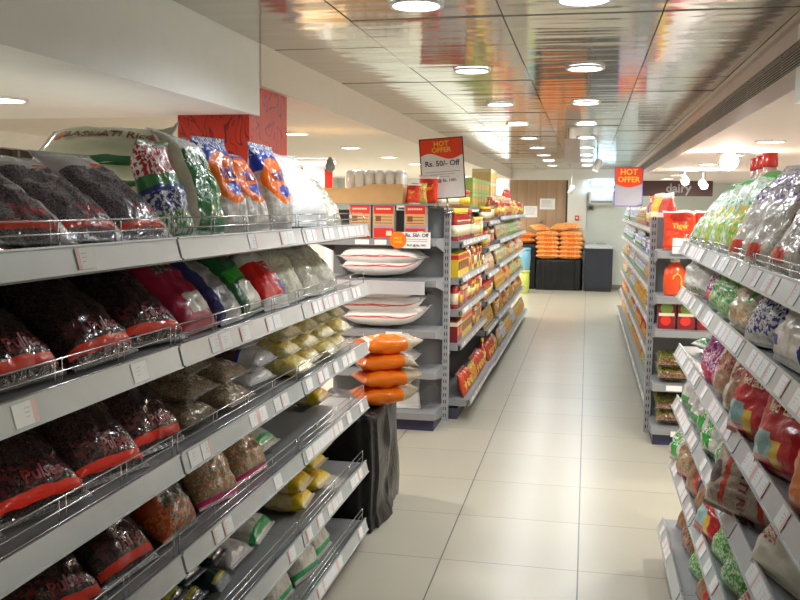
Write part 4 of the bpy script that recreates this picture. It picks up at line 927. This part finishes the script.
# upper stock on a raised board
TB = boxobj('stock_board', -1.36, -1.02, 6.52, 12.85, 1.535, 1.55, M['grey']); reg(TB, 'long grey stock board', 'on top of the centre aisle racks', 'shelf')
for j in range(10): product('yellowlid', -1.07, 6.60+.09*j, 1.55, 0, DESC['yellowlid'], 'top board of the centre racks', CG)
for j in range(4): product('greenlid', -1.18, 6.65+.22*j, 1.55, 0, DESC['greenlid'], 'top board of the centre racks', CG)
for j in range(6): product('redlid', -1.07, 7.55+.10*j, 1.55, 0, DESC['redlid'], 'top board of the centre racks', CG)
for j in range(6):
    for q in range(2):
        product('greenbox', -1.13, 8.35+.235*j, 1.55+.1375*q, PI/2, DESC['greenbox'], ('lower', 'upper')[q]+' layer, centre rack top board', CG, parts=False)
for j in range(3):
    for q in range(3): product('peachbox', -1.12, 9.80+.225*j, 1.55+.1375*q, PI/2, DESC['peachbox'], ('lower', 'middle', 'upper')[q]+' layer, centre rack top board', CG, parts=False)
for j in range(5): product('peachbox' if j < 2 else 'redlid', -1.08, 10.65+.24*j, 1.55, PI/2, DESC['peachbox' if j < 2 else 'redlid'], 'beyond the peach stack, centre rack', CG, parts=False)
for j in range(5): product('redtall', -1.08, 11.95+.16*j, 1.55, 0, DESC['redtall'], 'far top of the centre racks', CG, parts=False)

# ------------------------------------------------------------------ offer signs
def offer_sign(x, y, z, w_, h, roll, rz, full, desc, place, edge):
    e = empty('offer_sign', (x, y, z), (0, roll, rz))
    bm = bmesh.new(); bx(bm, -w_/2, w_/2, 0, .008, 0, h); obj('frame', bm, edge, e)
    bm = bmesh.new(); bx(bm, -w_/2+.008, w_/2-.008, -.001, 0, .008, h-.008); obj('sheet', bm, M['paper'] if full else mat('greyed_paper', (.42, .40, .45), .5), e)
    bm = bmesh.new(); n = 20; x0 = -w_/2+.008; ww = w_-.016; top = [];
    hd = .30 if full else .42
    A = []; Bv = []
    for i in range(n+1):
        t = i/n; zb = h*(1-hd)+h*.05*math.sin(t*2*PI+ .3) if full else h*(1-hd)-h*.09*math.sin(PI*t)
        A.append(bm.verts.new((x0+ww*t, -.002, zb))); Bv.append(bm.verts.new((x0+ww*t, -.002, h-.008)))
    for i in range(n): bm.faces.new((A[i], A[i+1], Bv[i+1], Bv[i]))
    obj('red_header', bm, mat('offer_red', (.82, .06, .015), .4), e)
    flat_text(e, 'HOT', h*(.118 if full else .2), M['gold'], 0, h*(.90 if full else .87)); flat_text(e, 'OFFER', h*(.112 if full else .19), M['gold'], 0, h*(.80 if full else .68))
    if full:
        flat_text(e, 'Rs. 50/- Off', h*.122, M['ink'], 0, h*.58); flat_text(e, 'BUY @ Rs. 149/-', h*.066, M['ink'], 0, h*.30)
        bm = bmesh.new(); bx(bm, -w_*.40, w_*.40, -.003, -.002, h*.44, h*.452); bx(bm, -w_*.28, w_*.28, -.003, -.002, h*.40, h*.41); bx(bm, -w_*.16, w_*.16, -.003, -.002, h*.36, h*.37)
        obj('fine_print', bm, mat('fine_print_grey', (.5, .5, .5), .6), e)
    bm = bmesh.new(); tube(bm, (.02, .006, 0), (.02, .006, -.10 if full else -.12), .007); obj('stand_pole', bm, M['wire'], e)
    bm = bmesh.new(); lathe(bm, [(.035, -.105 if full else -.125), (.035, -.095 if full else -.115)], 16); obj('stand_foot', bm, M['wire'], e, (.02, .006, 0))
    reg(e, desc, place, 'sign')
offer_sign(-1.005, 6.42, 1.615, .315, .43, -.075, .02, True, 'tilted HOT OFFER Rs. 50/- Off sign', 'on the corner post of the centre end shelf', M['black'])
offer_sign(.365, 8.75, 1.575, .26, .365, .0, 0, False, 'red HOT OFFER sign with blank lower half', 'on the far right racks', mat('blue_purple_edge', (.16, .12, .42), .4))

# ------------------------------------------------------------------ right far racks
lab2 = 'grey end shelf with the orange detergent bottle facing the viewer'
FD = [1.285, .99, .77, .41, .12]
es2 = end_shelf('end_shelf', .455, 1.32, 6.08, 6.5, FD, 1.50, lab2, (.425,), -1)
sh2 = SH['end_shelf'+lab2]
card_on(sh2[3], -.30, .39, .10, .036); card_on(sh2[4], -.26, .085, .1, .036)
EQ = 'on the orange bottle end shelf'
e = empty('blank_card', (.63, 6.06, 1.272)); bm = bmesh.new(); bx(bm, -.09, .09, -.012, .012, 0, .10); obj('card', bm, M['white'], e, bevel=.003)
bm = bmesh.new(); bx(bm, -.09, .09, -.0135, -.012, .046, .05); obj('fold', bm, M['grey'], e)
reg(e, 'blank white card', 'clipped to the shelf under the red chip packet', 'sign')
bag('redpouch', .60, 6.22, 1.285, .05, RAD(14), 'large red chip packet', 'above the white card, orange bottle end shelf')
bag('redpouch', .80, 6.26, 1.285, -.1, RAD(12), 'second red chip packet', 'right of the large one, orange bottle end shelf')
# orange detergent bottle with handle opening
e = empty('detergent_bottle', (.575, 6.21, .9915)); h = .25
def deter(bm):
    prof = [(.062, 0), (.068, .01), (.072, .10), (.066, .165), (.045, .20), (.026, .212), (.026, .222)]; lathe(bm, prof, 24, 0, 1, .62)
bm = bmesh.new(); deter(bm); obj('bottle_body', bm, mat('orange_red_bottle', (.85, .09, .02), .25, coat=.5), e)
bm = bmesh.new(); lathe(bm, [(.029, .22), (.031, .222), (.031, .246), (.026, .25)], 18); obj('cap', bm, M['white'], e)
bm = bmesh.new(); ang = [PI*.12+PI*.76*i/10 for i in range(11)]
for i in range(10):
    p = lambda a: (.012+.030*math.cos(a), -.047, .09+.05*math.sin(a))
    tube(bm, p(ang[i]), p(ang[i+1]), .006)
tube(bm, (.012+.030*math.cos(PI*.12), -.047, .09+.018), (.04, -.047, .05), .006)
obj('label', bm, M['gold'], e)
reg(e, 'orange detergent bottle with white cap', 'alone on the second tier of the right end shelf', 'bottle')
for j in range(3): product('greenlid', .74+.10*j, 6.22, .99, 0, DESC['greenlid'], 'beside the orange detergent bottle', key=j, how='from left')
def soupbox(x, desc, m1):
    e = empty('soup_carton', (x, 6.19, .7715)); bm = bmesh.new(); bx(bm, -.055, .055, -.03, .03, 0, .185); obj('carton', bm, m1, e)
    bm = bmesh.new(); lathe(bm, [(.04, -.0012), (.04, .001)], 20); obj('green_picture', bm, mat('leaf_green_print', (.24, .40, .08), .4), e, (0, -.03, .135), (PI/2, 0, 0))
    bm = bmesh.new(); lathe(bm, [(.033, -.0012), (.033, .001)], 20); obj('red_picture', bm, M['red'], e, (-.005, -.03, .055), (PI/2, 0, 0))
    bm = bmesh.new(); bx(bm, -.05, .05, -.0315, -.03, .085, .105); obj('title_band', bm, M['cream'], e)
    reg(e, desc, EQ, 'box', 'soup cartons')
soupbox(.53, 'maroon soup carton, left one', M['maroon']); soupbox(.655, 'maroon soup carton, middle one', M['maroon']); soupbox(.78, 'maroon soup carton, right one', M['maroon'])
VEG = film('clear_green_brown_produce', (.10, .05, .025), (.26, .14, .06), 30, 'noodle', prints=[(SK, 0, .8, .1, .9, (.16, .26, .03))], wrinkle=.7, rough=.15)
kind('veg', 'produce_packet', .20, .28, .09, VEG, wr=.01)
for t, z in ((0, .41), (1, .12)):
    for j in range(2):
        for q in range(2):
            bag('veg', .58+.23*j, 6.14, z+.085*q, .0+rnd.uniform(-.1, .1), RAD(80), 'green and brown produce packet, '+('lower' if q == 0 else 'upper')+(' left' if j == 0 else ' right'), ('fourth', 'bottom')[t]+' tier of orange bottle end shelf')
RG = 'far right racks'
FDK = [1.40, 1.16, .92, .66, .40, .13]
for k in range(6):
    shelf_unit('shelving_bay', 6.5+1.2*k, 7.7+1.2*k, .50, -1, FDK, .42, ['grey far right rack bay behind the orange bottle end shelf', 'second grey far right rack bay', 'third grey far right rack bay by the blank HOT OFFER sign', 'fourth grey far right rack bay', 'fifth grey far right rack bay', 'grey far right rack bay nearest the black chest'][k],
               base_face=.46, tags=(3, 6), wire=False, rail_scale=.62, back_top=1.48, tilt=.3, posts=(True, k == 5))
rmix = [['redtall', 'orangetall', 'yellowtall', 'bluetall'], ['whitebox', 'packw', 'bluebox'], ['packw', 'bluebox', 'packb'], ['packw', 'packy', 'whitebox'], ['packr', 'packg', 'packw'], ['packg', 'packy', 'packb']]
for i, z in enumerate(FDK):
    for seg, (a, b) in enumerate(((6.55, 8.8), (8.8, 13.6))):
        run(rmix[i] if not (i == 0 and seg == 1) else ['packw', 'packb'], a, b, .53, z, -PI/2, ranks[i]+(' shelf, far right racks' if seg else ' shelf, nearer right racks'), RG, near=7.8, rep=(2, 5))
# dairy sign far right
e = empty('aisle_sign', (1.03, 12.4, 1.72)); bm = bmesh.new(); bx(bm, -.42, .55, 0, .03, 0, .20); obj('board', bm, mat('dark_brown_sign', (.05, .015, .012), .5), e, bevel=.004)
flat_text(e, 'dairy', .16, M['grey'], .12, .10, -.003)
bm = bmesh.new(); tube(bm, (-.35, .015, .2), (-.35, .015, .31), .005); tube(bm, (.45, .015, .2), (.45, .015, .31), .005); obj('hanger', bm, M['wire'], e)
reg(e, 'dark brown hanging sign reading dairy', 'under the lowered right ceiling', 'sign')

# ------------------------------------------------------------------ far end: draped table with sacks, black chest, barrels
drape('plastic_sheet', -.93, -.07, 17.25, 17.78, .575, .0, 'black plastic sheet draped over a table', 'under the far stack of orange sacks', 9, m=BIN, amp=.018, folds=18, puddle=.0)
for c_ in range(2):
    for r_ in range(6):
        bag('stacksack', -.72+.43*c_+rnd.uniform(-.02, .02), 17.25, .58+.082*r_, rnd.uniform(-.05, .05), PI/2, 'orange grain sack', ('left', 'right')[c_]+' front column on the far black table', scale=1.04, key=r_, how='from bottom', group='far orange sacks', fixz=.58+.062+.082*r_)
for c_ in range(3):
    bag('stacksack', -.80+.27*c_, 17.33, 1.03, [.5, -.3, .2][c_], PI/2-.25, 'loose orange sack', 'thrown across the top of the far orange stack', scale=.8, key=c_, how='from left', group='far orange sacks', fixz=1.13+.02*c_)
for c_ in range(2):
    bag('stacksack', -1.16+.02*c_, 17.45, .80+.10*c_, .3, PI/2, 'loose yellow sack', 'left of the far orange stack', key=c_, how='from bottom', fixz=.92+.10*c_)
e = empty('storage_rack', (-1.15, 17.55, 0)); bm = bmesh.new(); bx(bm, -.20, .20, -.17, .2, .0, .80); obj('body', bm, BIN, e, bevel=.01); bm = bmesh.new(); bx(bm, -.2, .2, -.19, .22, .80, .855); obj('lid', bm, M['black'], e)
reg(e, 'black covered bin', 'under the loose yellow sacks at the far end', 'bin')
e = empty('freezer_chest', (.225, 17.5, 0)); bm = bmesh.new(); bx(bm, -.255, .255, -.3, .3, .06, .80); obj('body', bm, mat('black_chest_enamel', (.016, .02, .03), .35), e, bevel=.012)
bm = bmesh.new(); bx(bm, -.24, .24, -.28, .28, 0, .06); obj('base', bm, M['black'], e)
bm = bmesh.new(); bx(bm, -.262, .262, -.31, .3, .80, .87); obj('lid', bm, mat('grey_chest_lid', (.42, .45, .46), .35), e, bevel=.012)
bm = bmesh.new(); bx(bm, -.05, .13, -.06, .06, .87, .89); obj('handle', bm, M['grey'], e)
reg(e, 'black chest with grey lid', 'standing below the air conditioner', 'chest')
def barrel(x, y, z, r, h, m, desc, place):
    e = empty('plastic_tub', (x, y, z)); bm = bmesh.new(); lathe(bm, [(r*.86, 0), (r*.9, .01), (r, h*.5), (r*.95, h*.9)], 20); obj('tub', bm, m, e)
    bm = bmesh.new(); lathe(bm, [(r*1.0, h*.9), (r*1.03, h*.92), (r*1.0, h), (r*.6, h)], 20); obj('rim', bm, m, e); reg(e, desc, place, 'tub')
barrel(-1.12, 16.55, 0, .12, .42, mat('lime_yellow_plastic', (.50, .55, .12), .4), 'lime yellow plastic tub', 'on the floor past the centre racks')
barrel(-1.12, 16.55, .421, .13, .40, mat('sky_blue_plastic', (.16, .40, .55), .4), 'sky blue plastic tub', 'stacked on the lime yellow tub')

# ------------------------------------------------------------------ left background beyond the rack
e = empty('display_column', (-3.15, 10.4, 0)); bm = bmesh.new(); bx(bm, -.13, .13, -.13, .13, 0, 2.03); obj('column', bm, M['white'], e)
bm = bmesh.new(); bx(bm, -.30, -.14, -.14, -.12, 1.72, 1.98); obj('brown_poster', bm, M['brown'], e); bm = bmesh.new(); bx(bm, .13, .22, -.14, -.12, 1.70, 1.98); obj('red_panel', bm, M['red'], e)
bm = bmesh.new(); bx(bm, -.33, .25, -.16, -.10, 2.03, 2.07); obj('light_bar', bm, mat('light_bar_glow', (1, 1, 1), .4, emit=(1, .95, .9), es=4), e)
reg(e, 'white column with red side panel and light bar', 'behind the glossy white bag, left background', 'column')
e = empty('convex_mirror', (-2.88, 10.0, 1.98)); bm = bmesh.new(); lathe(bm, [(.012, .12), (.035, .085), (.056, .03), (.052, -.015), (.022, -.045)], 20); obj('dome', bm, M['grey_dark'], e); reg(e, 'grey ceiling dome', 'right of the white column in the left background', 'dome')
e = empty('partition', (-4.0, 11.6, 0)); bm = bmesh.new(); bx(bm, -.75, .40, -.03, .03, 0, 2.05); obj('panel', bm, mat('purple_grey_panel', (.16, .13, .20), .5), e)
bm = bmesh.new(); bx(bm, -.30, -.05, -.035, -.03, .1, 2.05); obj('dark_strip', bm, mat('dark_purple_panel', (.03, .02, .07), .5), e); reg(e, 'purple grey partition panel', 'left background beside the red pillar', 'partition')
# solid dark block added where a dark opening runs along the left wall
e = empty('opening_block', (-4.75, 6.0, 0)); bm = bmesh.new(); bx(bm, -.22, .22, -3.5, 3.5, 0, 1.78); obj('body', bm, mat('opening_dark_navy', (.03, .03, .05), .4), e); reg(e, 'long dark opening cabinet', 'against the left wall under the brown air grille', 'block')
finish_labels()
